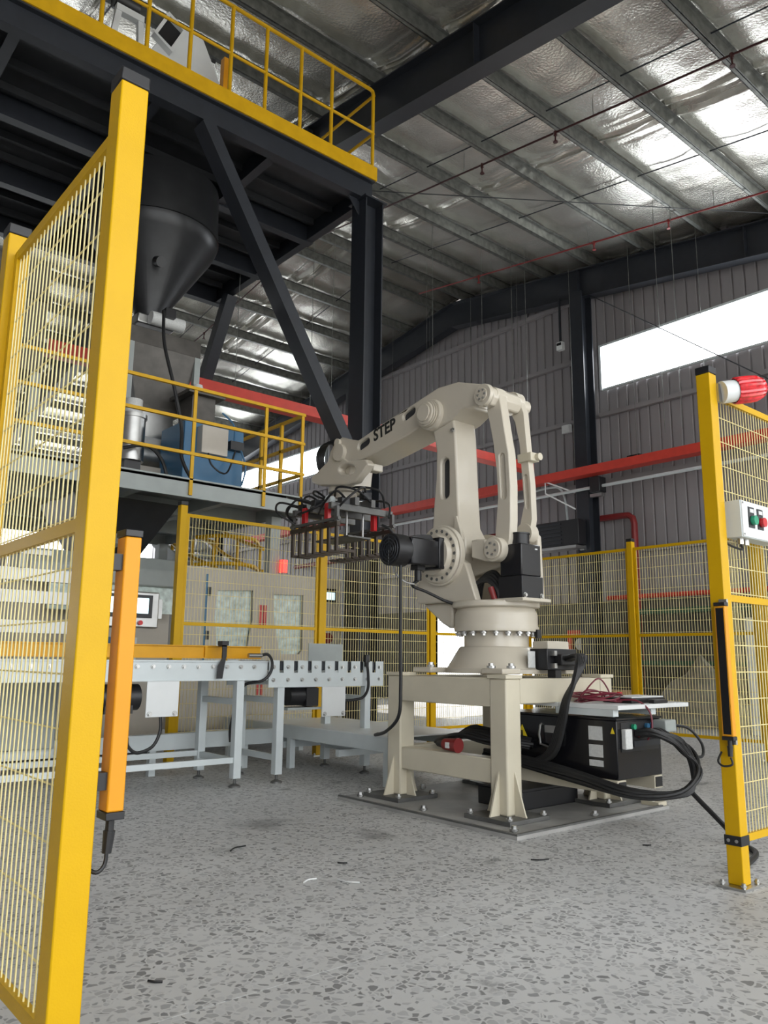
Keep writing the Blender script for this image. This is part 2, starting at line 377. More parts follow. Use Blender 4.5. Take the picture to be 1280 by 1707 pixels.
for i, (a, b, c0, c1) in enumerate(WIN):
    wn = struct('window_%d' % (i+1), (XW, (a+b)/2, c0))
    n = 6
    for k in range(n):
        y0 = a+(b-a)*k/n; y1 = a+(b-a)*(k+1)/n
        mk('pane', M().box(XW-.01, XW+.01, y0, y1, c0, c1), PANE, wn)
    mk('window_frame', M().box(XW-.13, XW-.01, a, b, c1, c1+.05).box(XW-.10, XW-.01, a, b, c0-.04, c0).box(XW-.13, XW-.01, a-.05, a, c0-.04, c1+.05).box(XW-.13, XW-.01, b, b+.05, c0-.04, c1+.05), WHT, wn)
dr = mk('door_1', M().box(XW-.06, XW+.2, DOOR[0]-.1, DOOR[0], 0, 3.4).box(XW-.06, XW+.2, DOOR[1], DOOR[1]+.1, 0, 3.4).box(XW-.06, XW+.2, DOOR[0]-.1, DOOR[1]+.1, 3.3, 3.45), DARK, kind='structure')
# side wall behind the camera's left shoulder
wl = struct('wall_left', (-7.2, 14, 0))
for k in range(-6, 35):
    mk('cladding_panel', M().box(-7.25, -7.2, k+.01, k+.99, 0, max(roofz(k), roofz(k+1))+.1), CLAD, wl)
# far wall
wb = struct('wall_back', (4, 34.2, 0))
for k in range(-7, 15):
    for z0, z1 in ((0, 1.2), (3.4, 5.3), (6.7, roofz(34.2)+.2)): mk('cladding_panel', M().box(k+.01, k+.99, 34.2, 34.25, z0, z1), CLAD, wb)
for i, (z0, z1) in enumerate(((1.2, 3.4), (5.3, 6.7))):  # added glowing bands that brighten the ceiling foil
    wn = struct('window_%d' % (i+3), (4, 34.2, z0))
    for k in range(-7, 15, 2): mk('pane', M().box(k+.03, min(15, k+1.97), 34.21, 34.23, z0+.03, z1-.03), GLOW_PANE, wn)
    mk('window_frame', M().box(-7, 15, 34.19, 34.24, z0, z0+.03).box(-7, 15, 34.19, 34.24, z1-.03, z1), WHT, wn)

def text_mesh(name, txt, size, origin, ux, uy, m, parent, depth=.002, shear=0., bold=0.):
    cu = bpy.data.curves.new('t', 'FONT'); cu.body = txt; cu.size = size; cu.extrude = depth; cu.shear = shear; cu.offset = bold; cu.resolution_u = 3
    ob = bpy.data.objects.new('t', cu); COL.objects.link(ob)
    bpy.context.view_layer.update()
    me = bpy.data.meshes.new_from_object(ob.evaluated_get(bpy.context.evaluated_depsgraph_get()))
    bpy.data.objects.remove(ob); ux = Vector(ux).normalized(); uy = Vector(uy); uy = (uy-ux*uy.dot(ux)).normalized(); un = ux.cross(uy)
    for v in me.vertices: v.co = ux*v.co.x + uy*v.co.y + un*v.co.z
    me.materials.append(m); o = bpy.data.objects.new(name, me); COL.objects.link(o)
    o.location = Vector(origin)
    if parent: o.parent = parent; o.location -= WL[parent.name]
    return o

# ================================================================== SAFETY FENCE
FT = 2.57
def post(t, x, y, label=None):
    p = mk('post', M().box(x-.038, x+.038, y-.038, y+.038, .012, FT), YEL, t, bevel=.004, label=label)
    mk('cap', M().box(x-.040, x+.040, y-.040, y+.040, FT, FT+.04), BLK, p, bevel=.004)
    mk('foot_plate', M().box(x-.09, x+.09, y-.07, y+.07, 0, .012), STEEL, p)
    for sx in (-1, 1):
        for sy in (-1, 1): bolt(BOLT_Z, (x+sx*.068, y+sy*.052, .022), p, .7)
    return p
def panel(t, a, b, wr_=.0028, dv=.036):
    a = Vector((*a, 0)); b = Vector((*b, 0)); d = (b-a).normalized(); L = (b-a).length
    def at(s, z): p = a+d*s; return (p.x, p.y, z)
    fm = M()
    for z, h in ((2.475, .035), (1.38, .035), (.21, .035)): fm.beam(at(0, z), at(L, z), .022, h)
    for s in (.015, L-.015): fm.beam(at(s, .2), at(s, 2.49), .024, .03, up=d)
    fr_ = mk('panel_frame', fm, YEL, t)
    n = int(L/dv); mv = M()
    for i in range(1, n):
        s = L*i/n; mv.cyl(at(s, .2), at(s, 2.475), wr_, n=5)
    z = .33
    while z < 2.42:
        o = d.cross(Vector((0,0,1)))*wr_*1.8
        p, q = Vector(at(0, z))+o, Vector(at(L, z))+o
        mv.cyl(p, q, wr_, n=5); z += .135
    mk('wire_mesh', mv, WIRE, fr_, kind='stuff')
t = thing('safety_fence', (.70, 2.4, 0), 'yellow mesh safety fence in the left foreground with a tall near post', 'fence', 'yellow mesh safety fences')
pA = post(t, .70, 1.92); post(t, .70, 2.95)
panel(t, (.70, 1.965), (.70, 2.905), .0026, .037)
t = thing('safety_fence', (5.3, 7.35, 0), 'yellow mesh safety fence running behind the conveyors and the robot', 'fence', 'yellow mesh safety fences')
for x in (3.55, 5.30, 7.04, 8.9): post(t, x, 7.35)
for a, b in ((3.595, 5.255), (5.345, 6.995), (7.085, 8.855)): panel(t, (a, 7.35), (b, 7.35))
t = thing('safety_fence', (8.93, 4.6, 0), 'yellow mesh safety fence on the far right before the gable wall', 'fence', 'yellow mesh safety fences')
for y in (5.62, 4.03): post(t, 8.93, y)
for a, b in ((7.305, 5.665), (5.575, 4.075), (3.985, 2.01)): panel(t, (8.93, a), (8.93, b))
t = thing('safety_fence', (6.4, 1.965, 0), 'yellow mesh safety fence at right whose near post carries the red beacon', 'fence', 'yellow mesh safety fences')
pB = post(t, 3.925, 1.965); post(t, 6.4, 1.965); post(t, 8.93, 1.965)
panel(t, (3.97, 1.965), (6.355, 1.965), .0026, .032); panel(t, (6.445, 1.965), (8.885, 1.965))
# clamp bands of post B
mk('clamp_band', M().box(3.883, 3.967, 1.923, 2.007, .19, .235), BLK, pB)
for yy in (1.945, 1.985): bolt(BOLT_X, (3.88, yy, .212), pB, .5)
mk('clamp_band', M().box(.658, .742, 1.878, 1.962, .16, .21), BLK, pA)

# light curtains
def curtain(x0, x1, y0, y1, z0, z1, label, side):
    t = thing('light_curtain', ((x0+x1)/2, (y0+y1)/2, z0), label, 'light curtain', 'safety light curtains on the posts')
    mk('housing', M().box(x0, x1, y0, y1, z0, z1), ORG, t, bevel=.004)
    mk('end_cap', M().box(x0-.002, x1+.002, y0-.002, y1+.002, z0-.018, z0), BLK, t, bevel=.002)
    mk('end_cap', M().box(x0-.002, x1+.002, y0-.002, y1+.002, z1, z1+.018), BLK, t, bevel=.002)
    xw = x1 if side > 0 else x0
    mk('lens_window', M().box(xw-.001, xw+.0015, y0+.008, y1-.008, z0+.01, z1-.01), BLKG, t)
    cx, cy = (x0+x1)/2, (y0+y1)/2
    mk('plug', M().cyl((cx, cy, z0-.018), (cx, cy, z0-.045), .010, n=10).cyl((cx, cy, z0-.045), (cx-.003, cy, z0-.095), .014, .011, n=10), RUB, t)
    return t, cx, cy
t, cx, cy = curtain(.768, .810, 1.895, 1.950, .69, 1.345, 'orange light curtain on the left foreground post', 1)
mk('lead', M().tube([(cx-.003, cy, .60), (cx-.006, cy, .57), (cx-.025, cy, .555), (cx-.05, cy+.02, .57)], .005), RUB, t)
for z in (.74, 1.26): mk('mounting_bracket', M().box(.738, .768, 1.905, 1.94, z, z+.04), BLK, t)
t, cx, cy = curtain(3.838, 3.872, 1.905, 1.960, .70, 1.33, 'orange light curtain with black window on the right post below the beacon', -1)
mk('lead', M().tube([(cx, cy, .60), (cx-.01, cy-.01, .57), (cx-.02, cy+.03, .56), (cx-.01, cy+.06, .58), (3.885, cy+.06, .62)], .005), RUB, t)
for z in (.66, 1.33): mk('mounting_bracket', M().box(3.872, 3.888, 1.91, 1.95, z, z+.035), STEEL, t)

# red beacon on post B
t = thing('beacon', (3.97, 1.80, 2.46), 'red ribbed warning beacon on a white base atop the right post', 'beacon')
ax = Vector((.80, -.52, .16)).normalized(); p0 = Vector((3.985, 1.915, 2.475))
mk('base', M().cyl(p0, p0+ax*.075, .060, n=24), WHT2, t)
mm = M(); n = 40; prof = [(.066, .072), (.072, .085), (.072, .16), (.068, .20), (.054, .235), (.03, .255), (.002, .262)]
xx = ax.cross(Vector((0,0,1))).normalized(); yy = ax.cross(xx); vs = []; fs = []
for r, h in prof:
    for i in range(n):
        tt = 2*math.pi*i/n; rr = r*(1+.035*(1 if i % 2 else -1)); vs.append(p0+ax*h+xx*rr*math.cos(tt)+yy*rr*math.sin(tt))
for k in range(len(prof)-1):
    for i in range(n): fs.append((k*n+i, k*n+(i+1) % n, (k+1)*n+(i+1) % n, (k+1)*n+i))
mk('lens', mm.add(vs, fs), BEAC, t)
mk('bracket', M().box(3.955, 3.99, 1.915, 1.935, 2.42, 2.52), STEEL, t)

# button box
t = thing('button_box', (4.15, 1.87, 1.68), 'light grey push button box with two buttons on the right fence', 'control box')
mk('enclosure', M().box(3.995, 4.42, 1.862, 1.95, 1.69, 1.885), WHT, t, bevel=.004)
fc = mk('cover_plate', M().box(4.0, 4.415, 1.857, 1.862, 1.695, 1.88), WHT2, t)
for x, m in ((4.095, GRN), (4.195, RED)):
    mk('legend_plate', M().box(x-.032, x+.032, 1.853, 1.858, 1.745, 1.855), BLK, t)
    mk('button', M().cyl((x+.008, 1.855, 1.785), (x+.008, 1.832, 1.785), .025, n=18), m, t)
    mk('name_strip', M().box(x-.02, x+.02, 1.850, 1.854, 1.825, 1.845), LABEL, t)
for x in (4.012, 4.40):
    for z in (1.705, 1.87): bolt(BOLT_Y, (x, 1.858, z), t, .4)
for x in (4.06, 4.12): mk('gland', M().cyl((x, 1.905, 1.69), (x, 1.905, 1.66), .016, n=10), STEEL, t)
mk('lead', M().tube([(4.06, 1.905, 1.66), (4.04, 1.89, 1.63), (4.0, 1.93, 1.65), (3.97, 1.96, 1.68)], .006), RUB, t)

# ================================================================== ROBOT BASE PLATE + PEDESTAL
t = thing('base_plate', (4.68, 4.14, 0), 'dark steel floor plate bolted down under the robot pedestal', 'base plate')
mk('plate', M().box(3.83, 5.53, 3.26, 5.02, 0, .022), PLATE, t)
for i, (x0, x1, y0, y1) in enumerate(((3.83, 3.85, 3.26, 5.02), (3.85, 5.45, 3.26, 3.28), (5.42, 5.53, 3.28, 3.42))):
    mk('edge_bar', M().box(x0, x1, y0, y1, .022, .05 if i == 2 else .034), DSTEEL if i < 2 else PED, t)
for x, y in ((3.95, 4.9), (3.95, 4.2), (3.92, 3.36), (4.75, 3.36), (5.47, 3.36), (4.6, 4.9), (5.4, 4.9), (4.45, 4.62)):
    bolt(BOLT_Z, (x, y, .035), t, 1.3)

t = thing('robot_pedestal', (4.74, 4.18, .022), 'cream welded steel pedestal with flared legs under the robot', 'pedestal')
LEG = [(4.20, 3.66), (4.20, 4.72), (5.28, 4.72), (5.28, 3.66)]
for x, y in LEG:
    lg = mk('leg', M().box(x-.075, x+.075, y-.075, y+.075, .05, .93), PED, t, bevel=.012)
    mk('gusset', M().prism('x', [(y-.075, .05), (y-.17, .05), (y-.16, .07), (y-.075, .33)], x-.006, x+.006), PED, lg)
    mk('gusset', M().prism('x', [(y+.075, .05), (y+.17, .05), (y+.16, .07), (y+.075, .33)], x-.006, x+.006), PED, lg)
    mk('gusset', M().prism('y', [(x-.075, .05), (x-.17, .05), (x-.16, .07), (x-.075, .33)], y-.006, y+.006), PED, lg)
    mk('gusset', M().prism('y', [(x+.075, .05), (x+.17, .05), (x+.16, .07), (x+.075, .33)], y-.006, y+.006), PED, lg)
    mk('sole_plate', M().box(x-.20, x+.20, y-.20, y+.20, .022, .05), DSTEEL, lg, bevel=.003)
    for sx in (-1, 1):
        for sy in (-1, 1): bolt(BOLT_Z, (x+sx*.17, y+sy*.17, .06), lg, 1.1)
for a, b in ((0, 1), (2, 3)):
    x = LEG[a][0]
    mk('top_beam', M().box(x-.07, x+.07, 3.73, 4.65, .74, .93), PED, t, bevel=.008)
    mk('cross_beam', M().box(x-.06, x+.06, 3.735, 4.645, .24, .40), PED, t, bevel=.008)
for y in (3.66, 4.72):
    mk('top_beam', M().box(4.275, 5.205, y-.07, y+.07, .76, .93), PED, t, bevel=.008)
mk('cross_beam', M().box(4.275, 5.205, 4.66, 4.78, .24, .40), PED, t, bevel=.008)
for x, y in LEG: mk('corner_plate', M().box(x-.085, x+.085, y-.085, y+.085, .93, .955), PED, t, bevel=.003)
for x in (4.70, 5.14):
    bmx = mk('cabinet_beam', M().box(x-.05, x+.05, 3.10, 4.66, .20, .285), PED, t, bevel=.004)
    mk('beam_end', M().box(x-.04, x+.04, 3.095, 3.10, .21, .275), BLK, bmx)
mk('shelf', M().box(4.66, 5.56, 3.08, 3.57, .735, .765).box(4.66, 5.18, 3.57, 4.40, .735, .765), WHT2, t, bevel=.003)
for x in (4.66, 5.12): mk('shelf_support', M().box(x, x+.06, 3.12, 3.59, .69, .735), WHT, t)

# ================================================================== ROBOT
RC = (4.72, 4.19)
rb = thing('palletizing_robot', (4.74, 4.19, .955), 'cream palletizing robot reaching left over the conveyor, marked STEP', 'robot')
mk('base', M().lathe((*RC, 0), [(.40, .955), (.40, .985), (.385, .99), (.29, 1.145), (.275, 1.155)], 48), ROB, rb)
for sx, sy in ((-1, -1), (-1, 1), (1, -1), (1, 1)):
    ft = mk('foot', M().box(RC[0]+sx*.36-.10, RC[0]+sx*.36+.10, RC[1]+sy*.36-.10, RC[1]+sy*.36+.10, .955, .995), ROB, rb, bevel=.008)
    for k in (-1, 1):
        bolt(BOLT_Z, (RC[0]+sx*.36+k*.05, RC[1]+sy*.36+k*.05*sx*sy*-1, 1.005), ft, 1.5)
mk('neck', M().lathe((*RC, 0), [(.255, 1.145), (.25, 1.16), (.25, 1.265)], 48), ROB, rb)
fr = mk('flange_ring', M().lathe((*RC, 0), [(.24, 1.262), (.325, 1.27), (.33, 1.30), (.322, 1.318), (.322, 1.40), (.305, 1.44), (.30, 1.45)], 56), ROB, rb)
for i in range(20):
    a = math.radians(i*18+5); bolt(BOLT_Z, (RC[0]+.295*math.cos(a), RC[1]+.295*math.sin(a), 1.256), fr, 1.2)
mk('flange_notch', M().box(RC[0]+.10, RC[0]+.15, RC[1]-.325, RC[1]-.30, 1.22, 1.285), BLK, rb)
# turret: floor disc, front bulge, two cheeks
mk('turret_deck', M().lathe((*RC, 0), [(.30, 1.445), (.34, 1.455), (.34, 1.49), (.33, 1.50)], 48).box(4.50, 4.95, 3.95, 4.46, 1.46, 1.503), ROB, rb, bevel=.006)
SH = (4.52, 1.875); EL = (4.68, 3.105); RP = (4.08, 3.13); CR = (4.01, 1.885)
cheek = [(4.80, 1.50), (4.86, 1.60), (4.80, 1.70), (4.72, 1.78), (4.60, 1.90), (4.40, 1.88), (4.27, 1.80), (4.16, 1.50)]
mk('turret_cheek', M().prism('x', cheek, 4.46, 4.53), ROB, rb, bevel=.012)
mk('turret_cheek', M().prism('x', cheek, 4.90, 4.97), ROB, rb, bevel=.012)
mk('turret_web', M().prism('x', [(4.70, 1.5), (4.84, 1.62), (4.80, 1.68), (4.60, 1.50)], 4.52, 4.92), ROB, rb)
mk('turret_nose', M().prism('x', [(4.50, 1.30), (4.58, 1.34), (4.80, 1.50), (4.45, 1.50), (4.45, 1.30)], 4.50, 4.93), ROB, rb, bevel=.02)
dk = mk('shoulder_disc', M().cyl((4.42, *SH), (4.47, *SH), .245, n=56).cyl((4.395, *SH), (4.42, *SH), .215, .232, n=56), ROB, rb, bevel=.004)
for i in range(20):
    a = math.radians(i*18); bolt(SCREW_X, (4.395, SH[0]+.195*math.cos(a), SH[1]+.195*math.sin(a)), dk, .9)
mk('hub', M().cyl((4.35, *SH), (4.396, *SH), .16, .172, n=40), ROB, rb)
mk('far_shoulder_disc', M().cyl((4.97, *SH), (5.03, *SH), .23, n=48), ROB, rb, bevel=.004)
mt = mk('shoulder_motor', M().box(4.02, 4.32, SH[0]-.115, SH[0]+.115, SH[1]-.11, SH[1]+.10), BLKG, rb, bevel=.012)
mk('mounting_flange', M().box(4.30, 4.36, SH[0]-.125, SH[0]+.125, SH[1]-.125, SH[1]+.125), BLKG, mt, bevel=.008)
mk('fan_housing', M().cyl((3.89, SH[0], SH[1]), (4.03, SH[0], SH[1]), .125, n=32), BLK, mt, bevel=.006)
mm = M()
for r in (.03, .055, .08, .105):
    mm.tube([(3.884, SH[0]+r*math.cos(math.radians(a)), SH[1]+r*math.sin(math.radians(a))) for a in range(0, 375, 15)], .004, 5, 1)
for a in range(0, 360, 45): mm.cyl((3.884, SH[0], SH[1]), (3.884, SH[0]+.115*math.cos(math.radians(a)), SH[1]+.115*math.sin(math.radians(a))), .003, n=5)
mk('fan_grille', mm, DARK, mt)
mk('terminal_cover', M().prism('y', [(4.03, SH[1]+.10), (4.30, SH[1]+.10), (4.26, SH[1]+.145), (4.12, SH[1]+.13)], SH[0]-.07, SH[0]+.07), BLK, mt)
mk('connector', M().cyl((4.17, SH[0]-.02, SH[1]-.11), (4.17, SH[0]-.02, SH[1]-.22), .028, n=14).box(4.13, 4.21, SH[0]-.06, SH[0]+.02, SH[1]-.14, SH[1]-.11), RUB, mt)
mk('motor_lead', M().tube([(4.17, SH[0]-.02, SH[1]-.22), (4.15, SH[0]+.02, SH[1]-.26), (4.28, SH[0]+.0, SH[1]-.30), (4.42, SH[0]-.05, SH[1]-.36), (4.47, SH[0]-.1, SH[1]-.385)], .012), RUB, mt)
mk('fan_lead', M().tube([(3.95, SH[0], SH[1]-.12), (3.97, SH[0]+.02, SH[1]-.17), (4.05, SH[0]+.01, SH[1]-.23), (4.14, SH[0]-.01, SH[1]-.25)], .008), STEEL, mt)
mk('top_lead', M().tube([(3.96, SH[0]+.02, SH[1]+.12), (3.93, SH[0]+.05, SH[1]+.17), (3.9, SH[0]+.10, SH[1]+.20)], .010), RUB, mt)
# lower arm
AX0, AX1 = 4.53, 4.79
la = [(4.70, 2.95), (4.665, 2.80), (4.67, 2.55), (4.70, 2.30), (4.72, 2.05), (4.68, 1.90), (4.58, 1.76), (4.44, 1.76), (4.33, 1.90), (4.34, 2.02), (4.40, 2.12), (4.415, 2.35), (4.43, 2.7), (4.44, 2.90), (4.46, 3.05), (4.56, 3.16), (4.70, 3.18), (4.76, 3.08)]
o = mk('lower_arm', M().plate('x', la, [slot((4.562, 2.41), (4.562, 2.665), .045)], AX0, AX1), ROB, rb, bevel=.016)
mk('slot_shade_plate', M().box(4.575, 4.60, 4.505, 4.62, 2.35, 2.73), DARK2, o)  # dark plate stands in for the shade inside the hollow arm
mk('side_rib', M().prism('x', [(4.44, 2.2), (4.42, 2.2), (4.35, 2.0), (4.40, 1.93), (4.45, 2.0)], 4.515, 4.54), ROB, o, bevel=.004)
bolt(BOLT_X, (4.52, 4.46, 2.93), o, 1.2)
mk('elbow_housing', M().cyl((4.46, *EL), (4.90, *EL), .135, n=40), ROB, o, bevel=.006)
el = mk('elbow_cap', M().cyl((4.40, *EL), (4.46, *EL), .095, .108, n=36).cyl((4.385, *EL), (4.40, *EL), .075, n=36), ROB, rb, bevel=.004)
for i in range(3): mk('cap_ring', M().cyl((4.415+i*.02, *EL), (4.421+i*.02, *EL), .112+.006*i, n=36), ROB, el)
# upper arm
ua = [(6.00, 3.165), (5.95, 3.18), (5.88, 3.15), (5.70, 3.095), (5.32, 3.185), (4.98, 3.255), (4.80, 3.295), (4.61, 3.335), (4.38, 3.325), (4.19, 3.26), (4.07, 3.22), (3.99, 3.165), (3.98, 3.10), (4.02, 3.04), (4.10, 3.035), (4.18, 3.07), (4.32, 3.085), (4.45, 3.02), (4.60, 2.985), (4.75, 2.99), (4.86, 3.035), (4.98, 3.00), (5.31, 2.945), (5.66, 2.895), (5.86, 2.90), (5.97, 2.95), (6.04, 3.06)]
s1 = slot((5.665, 3.028), (5.565, 3.055), .036); s2 = slot((5.025, 3.175), (4.935, 3.205), .036)
o = mk('upper_arm', M().plate('x', ua, [s1, s2], 4.50, 4.845), ROB, rb, bevel=.012)
mk('slot_shade_plate', M().box(4.53, 4.55, 5.50, 5.73, 2.97, 3.11), DARK2, o); mk('slot_shade_plate', M().box(4.53, 4.55, 4.87, 5.09, 3.12, 3.25), DARK2, o)  # dark plates give both slots the shade of a hollow interior
text_mesh('lettering', 'STEP', .150, (4.4985, 5.462, 3.035), (0, -.31, .062), (0, .062, .31), TEXTB, o, .0015, .12, .004)
mk('rear_pivot_cap', M().cyl((4.47, *RP), (4.51, *RP), .088, .094, n=32).cyl((4.46, *RP), (4.47, *RP), .055, n=24), ROB, o, bevel=.003)
for i in range(6):
    a = math.radians(60*i); bolt(BOLT_X, (4.458, RP[0]+.038*math.cos(a), RP[1]+.038*math.sin(a)), o, .6)
mk('rear_pin', M().cyl((4.84, *RP), (5.0, RP[0], RP[1]), .062, n=24), ROB, o)
# parallelogram rods
def rod(name, right, left, top, bot, x0, x1, s0, s1, sr):
    o = mk(name, M().plate('x', right+left[::-1], [slot(s0, s1, sr)], x0, x1), ROB, rb, bevel=.008)
    mk('web', M().plate('x', slot((s0[0], s0[1]-.01), (s1[0], s1[1]+.01), sr+.008), [], x0+.02, x1-.012), ROB, o)
    mk('rod_eye', M().cyl((x0-.012, *top), (x1+.012, *top), .078, n=28), ROB, o)
    mk('rod_eye', M().cyl((x0-.012, *bot), (x1+.012, *bot), .082, n=28), ROB, o)
    return o
rod('link_rod', [(4.0, 3.19), (3.975, 3.10), (3.934, 2.84), (3.896, 2.63), (3.882, 2.38), (3.888, 2.11), (3.90, 1.96), (3.94, 1.83)], [(4.12, 3.19), (4.11, 3.02), (4.052, 2.75), (4.022, 2.52), (4.012, 2.29), (4.045, 2.0), (4.09, 1.83)], (4.06, 3.13), (4.01, 1.885), 4.56, 4.65, (3.952, 2.30), (3.966, 2.62), .026)
o = rod('link_rod', [(4.09, 3.24), (4.02, 3.15), (3.972, 3.035), (3.950, 2.78), (3.917, 2.43), (3.911, 2.15), (3.944, 2.0)], [(4.16, 3.16), (4.11, 3.07), (4.062, 2.97), (4.022, 2.79), (4.001, 2.50), (3.988, 2.27), (4.05, 2.05), (4.06, 2.0)], (4.09, 3.16), (3.99, 2.04), 4.845, 4.91, (3.953, 2.25), (3.966, 2.50), .018)
mk('rod_clamp', M().box(4.825, 4.93, 3.89, 4.03, 2.62, 2.69), PED, o, bevel=.006)
mk('clamp_ear', M().cyl((4.90, 3.89, 2.655), (4.90, 3.855, 2.655), .03, n=12), PED, o)
# crank
crk = [(4.52+.12, 1.80), (4.52+.10, 1.98), (4.38, 2.02), (4.05, 1.985), (3.93, 1.945), (3.90, 1.885), (3.93, 1.81), (4.02, 1.785), (4.2, 1.74), (4.42, 1.70)]
o = mk('crank_arm', M().prism('x', crk, 4.655, 4.74), ROB, rb, bevel=.012)
o2 = mk('crank_eye', M().cyl((4.49, *CR), (4.74, *CR), .096, n=36).cyl((4.475, *CR), (4.49, *CR), .078, n=30), ROB, rb, bevel=.004)
for i in range(6):
    a = math.radians(60*i+20); bolt(BOLT_X, (4.472, CR[0]+.045*math.cos(a), CR[1]+.045*math.sin(a)), o2, .6)
mk('crank_tail', M().prism('x', [(4.02, 1.80), (4.10, 1.80), (4.24, 1.84), (4.24, 1.98), (4.10, 1.97)], 4.50, 4.66), ROB, rb, bevel=.01)
mk('anchor_lug', M().prism('x', [(4.06, 1.50), (3.90, 1.50), (3.92, 2.02), (3.98, 2.09), (4.05, 2.02)], 4.915, 4.97), ROB, rb, bevel=.01)
# waist motor (black) with top fan
wm = mk('waist_motor', M().box(4.56, 4.79, 3.79, 4.0, 1.675, 1.92), BLKG, rb, bevel=.01)
mk('motor_bracket', M().box(4.55, 4.80, 3.78, 4.01, 1.51, 1.675), BLK, wm, bevel=.006)
mk('motor_cap', M().cyl((4.67, 3.89, 1.92), (4.67, 3.89, 2.0), .07, n=28).cyl((4.67, 3.89, 2.0), (4.67, 3.89, 2.012), .076, n=28), BLK, wm)
mk('mounting_plate', M().box(4.52, 4.85, 3.75, 4.04, 1.485, 1.51), ROB, wm, bevel=.004)
for x in (4.58, 4.77): bolt(BOLT_Y, (x, 3.78, 1.53), wm, 1.2)
mk('rating_mark', M().box(4.72, 4.75, 3.788, 3.79, 1.88, 1.89), LABEL, wm)
for k in range(4):
    mk('hose', M().tube([(4.55+.03*k, 4.30, 1.50), (4.54+.03*k, 4.24, 1.62+.02*k), (4.55+.03*k, 4.12, 1.66+.02*k), (4.56+.03*k, 4.03, 1.58), (4.57+.03*k, 4.02, 1.5)], .022), RUB, rb)
mk('hose_end', M().cyl((4.54, 4.04, 1.50), (4.53, 4.07, 1.60), .024, n=12), DRED, rb)
# connector box at robot base
cb = mk('connector_box', M().box(4.72, 5.08, 3.70, 3.86, .985, 1.14), BLK, rb, bevel=.006)
mk('socket', M().box(4.80, 5.05, 3.63, 3.70, 1.02, 1.10), RUB, cb, bevel=.008)
for z in (1.0, 1.09): mk('latch', M().box(4.755, 4.785, 3.66, 3.70, z, z+.035), STEEL, cb)
mk('tag', M().box(4.98, 5.03, 3.625, 3.63, 1.0, 1.02), WARN, cb)
mk('drop_plug', M().box(4.76, 4.83, 3.66, 3.73, .925, .985), RUB, cb)
mk('rating_plate', M().box(4.62, 4.70, 3.795, 3.80, 1.0, 1.12), LABEL, rb)
mk('riser_box', M().box(4.86, 5.12, 3.80, 3.95, 1.10, 1.20), ROB, rb, bevel=.008)
# wrist
wo = [(6.02, 3.14), (6.08, 3.12), (6.135, 3.06), (6.17, 2.975), (6.33, 2.905), (6.45, 2.855), (6.43, 2.80), (6.28, 2.745), (5.90, 2.69), (5.73, 2.69), (5.62, 2.76), (5.53, 2.83), (5.57, 2.885), (5.70, 2.905), (5.84, 2.92), (5.93, 2.98), (5.98, 3.06)]
hole = [(5.85+.135*math.cos(math.radians(a)), 2.835+.05*math.sin(math.radians(a))-.17*.135*math.cos(math.radians(a))*-1) for a in range(0, 360, 20)]
o = mk('wrist', M().plate('x', wo, [hole], 4.49, 4.58), ROB, rb, bevel=.014)
wo2 = [(6.02, 3.14), (6.08, 3.12), (6.135, 3.06), (6.17, 2.975), (6.33, 2.905), (6.45, 2.855), (6.43, 2.80), (6.28, 2.745), (5.93, 2.70), (5.90, 2.90), (5.93, 2.98), (5.98, 3.06)]
mk('wrist_body', M().plate('x', wo2, [], 4.575, 4.86), ROB, o, bevel=.014)
mk('wrist_pivot', M().cyl((4.46, 5.96, 3.02), (4.89, 5.96, 3.02), .085, n=32), ROB, o, bevel=.005)
mk('wrist_lug', M().cyl((4.47, 6.0, 3.13), (4.88, 6.0, 3.13), .04, n=20), ROB, o)
mk('link_lug', M().box(4.58, 4.70, 5.56, 5.66, 2.79, 2.86), ROB, o, bevel=.01)
TF = (4.68, 6.12)
mk('tool_flange', M().lathe((*TF, 0), [(.15, 2.74), (.165, 2.72), (.165, 2.67), (.12, 2.66), (.12, 2.60), (.10, 2.595)], 36), ROB, rb)
mm = M()
for k in range(5):
    mm.tube([(4.58+.03*k, 6.06, 3.06), (4.58+.03*k, 6.18+.01*k, 3.17+.015*k), (4.58+.03*k, 6.36+.02*k, 3.20+.015*k), (4.60+.03*k, 6.50+.015*k, 3.13), (4.62+.02*k, 6.50, 2.98), (4.66, 6.42, 2.86)], .012, 6)
mk('wrist_hoses', mm, RUB, rb)

# ================================================================== GRIPPER
GX, GY = 4.70, 6.18
g = thing('bag_gripper', (GX, GY, 2.0), 'pneumatic bag gripper with dark claw fingers hanging from the robot wrist', 'gripper')
mk('top_plate', M().box(GX-.14, GX+.14, GY-.14, GY+.14, 2.575, 2.60), STEEL, g)
for dx in (-.10, .10): mk('frame_bar', M().box(GX+dx-.025, GX+dx+.025, GY-.36, GY+.36, 2.50, 2.575), DSTEEL, g)
for dy in (-.30, 0, .30): mk('frame_bar', M().box(GX-.38, GX+.38, GY+dy-.025, GY+dy+.025, 2.44, 2.50), DSTEEL, g)
for dy in (-.15, .15):
    c = mk('air_cylinder', M().cyl((GX-.24, GY+dy, 2.55), (GX+.24, GY+dy, 2.55), .042, n=20), STEEL, g)
    mk('rod_end', M().cyl((GX+.24, GY+dy, 2.55), (GX+.36, GY+dy, 2.55), .012, n=10), BLK, c)
    mk('end_cap', M().cyl((GX-.30, GY+dy, 2.55), (GX-.24, GY+dy, 2.55), .048, n=18), WHT, c)
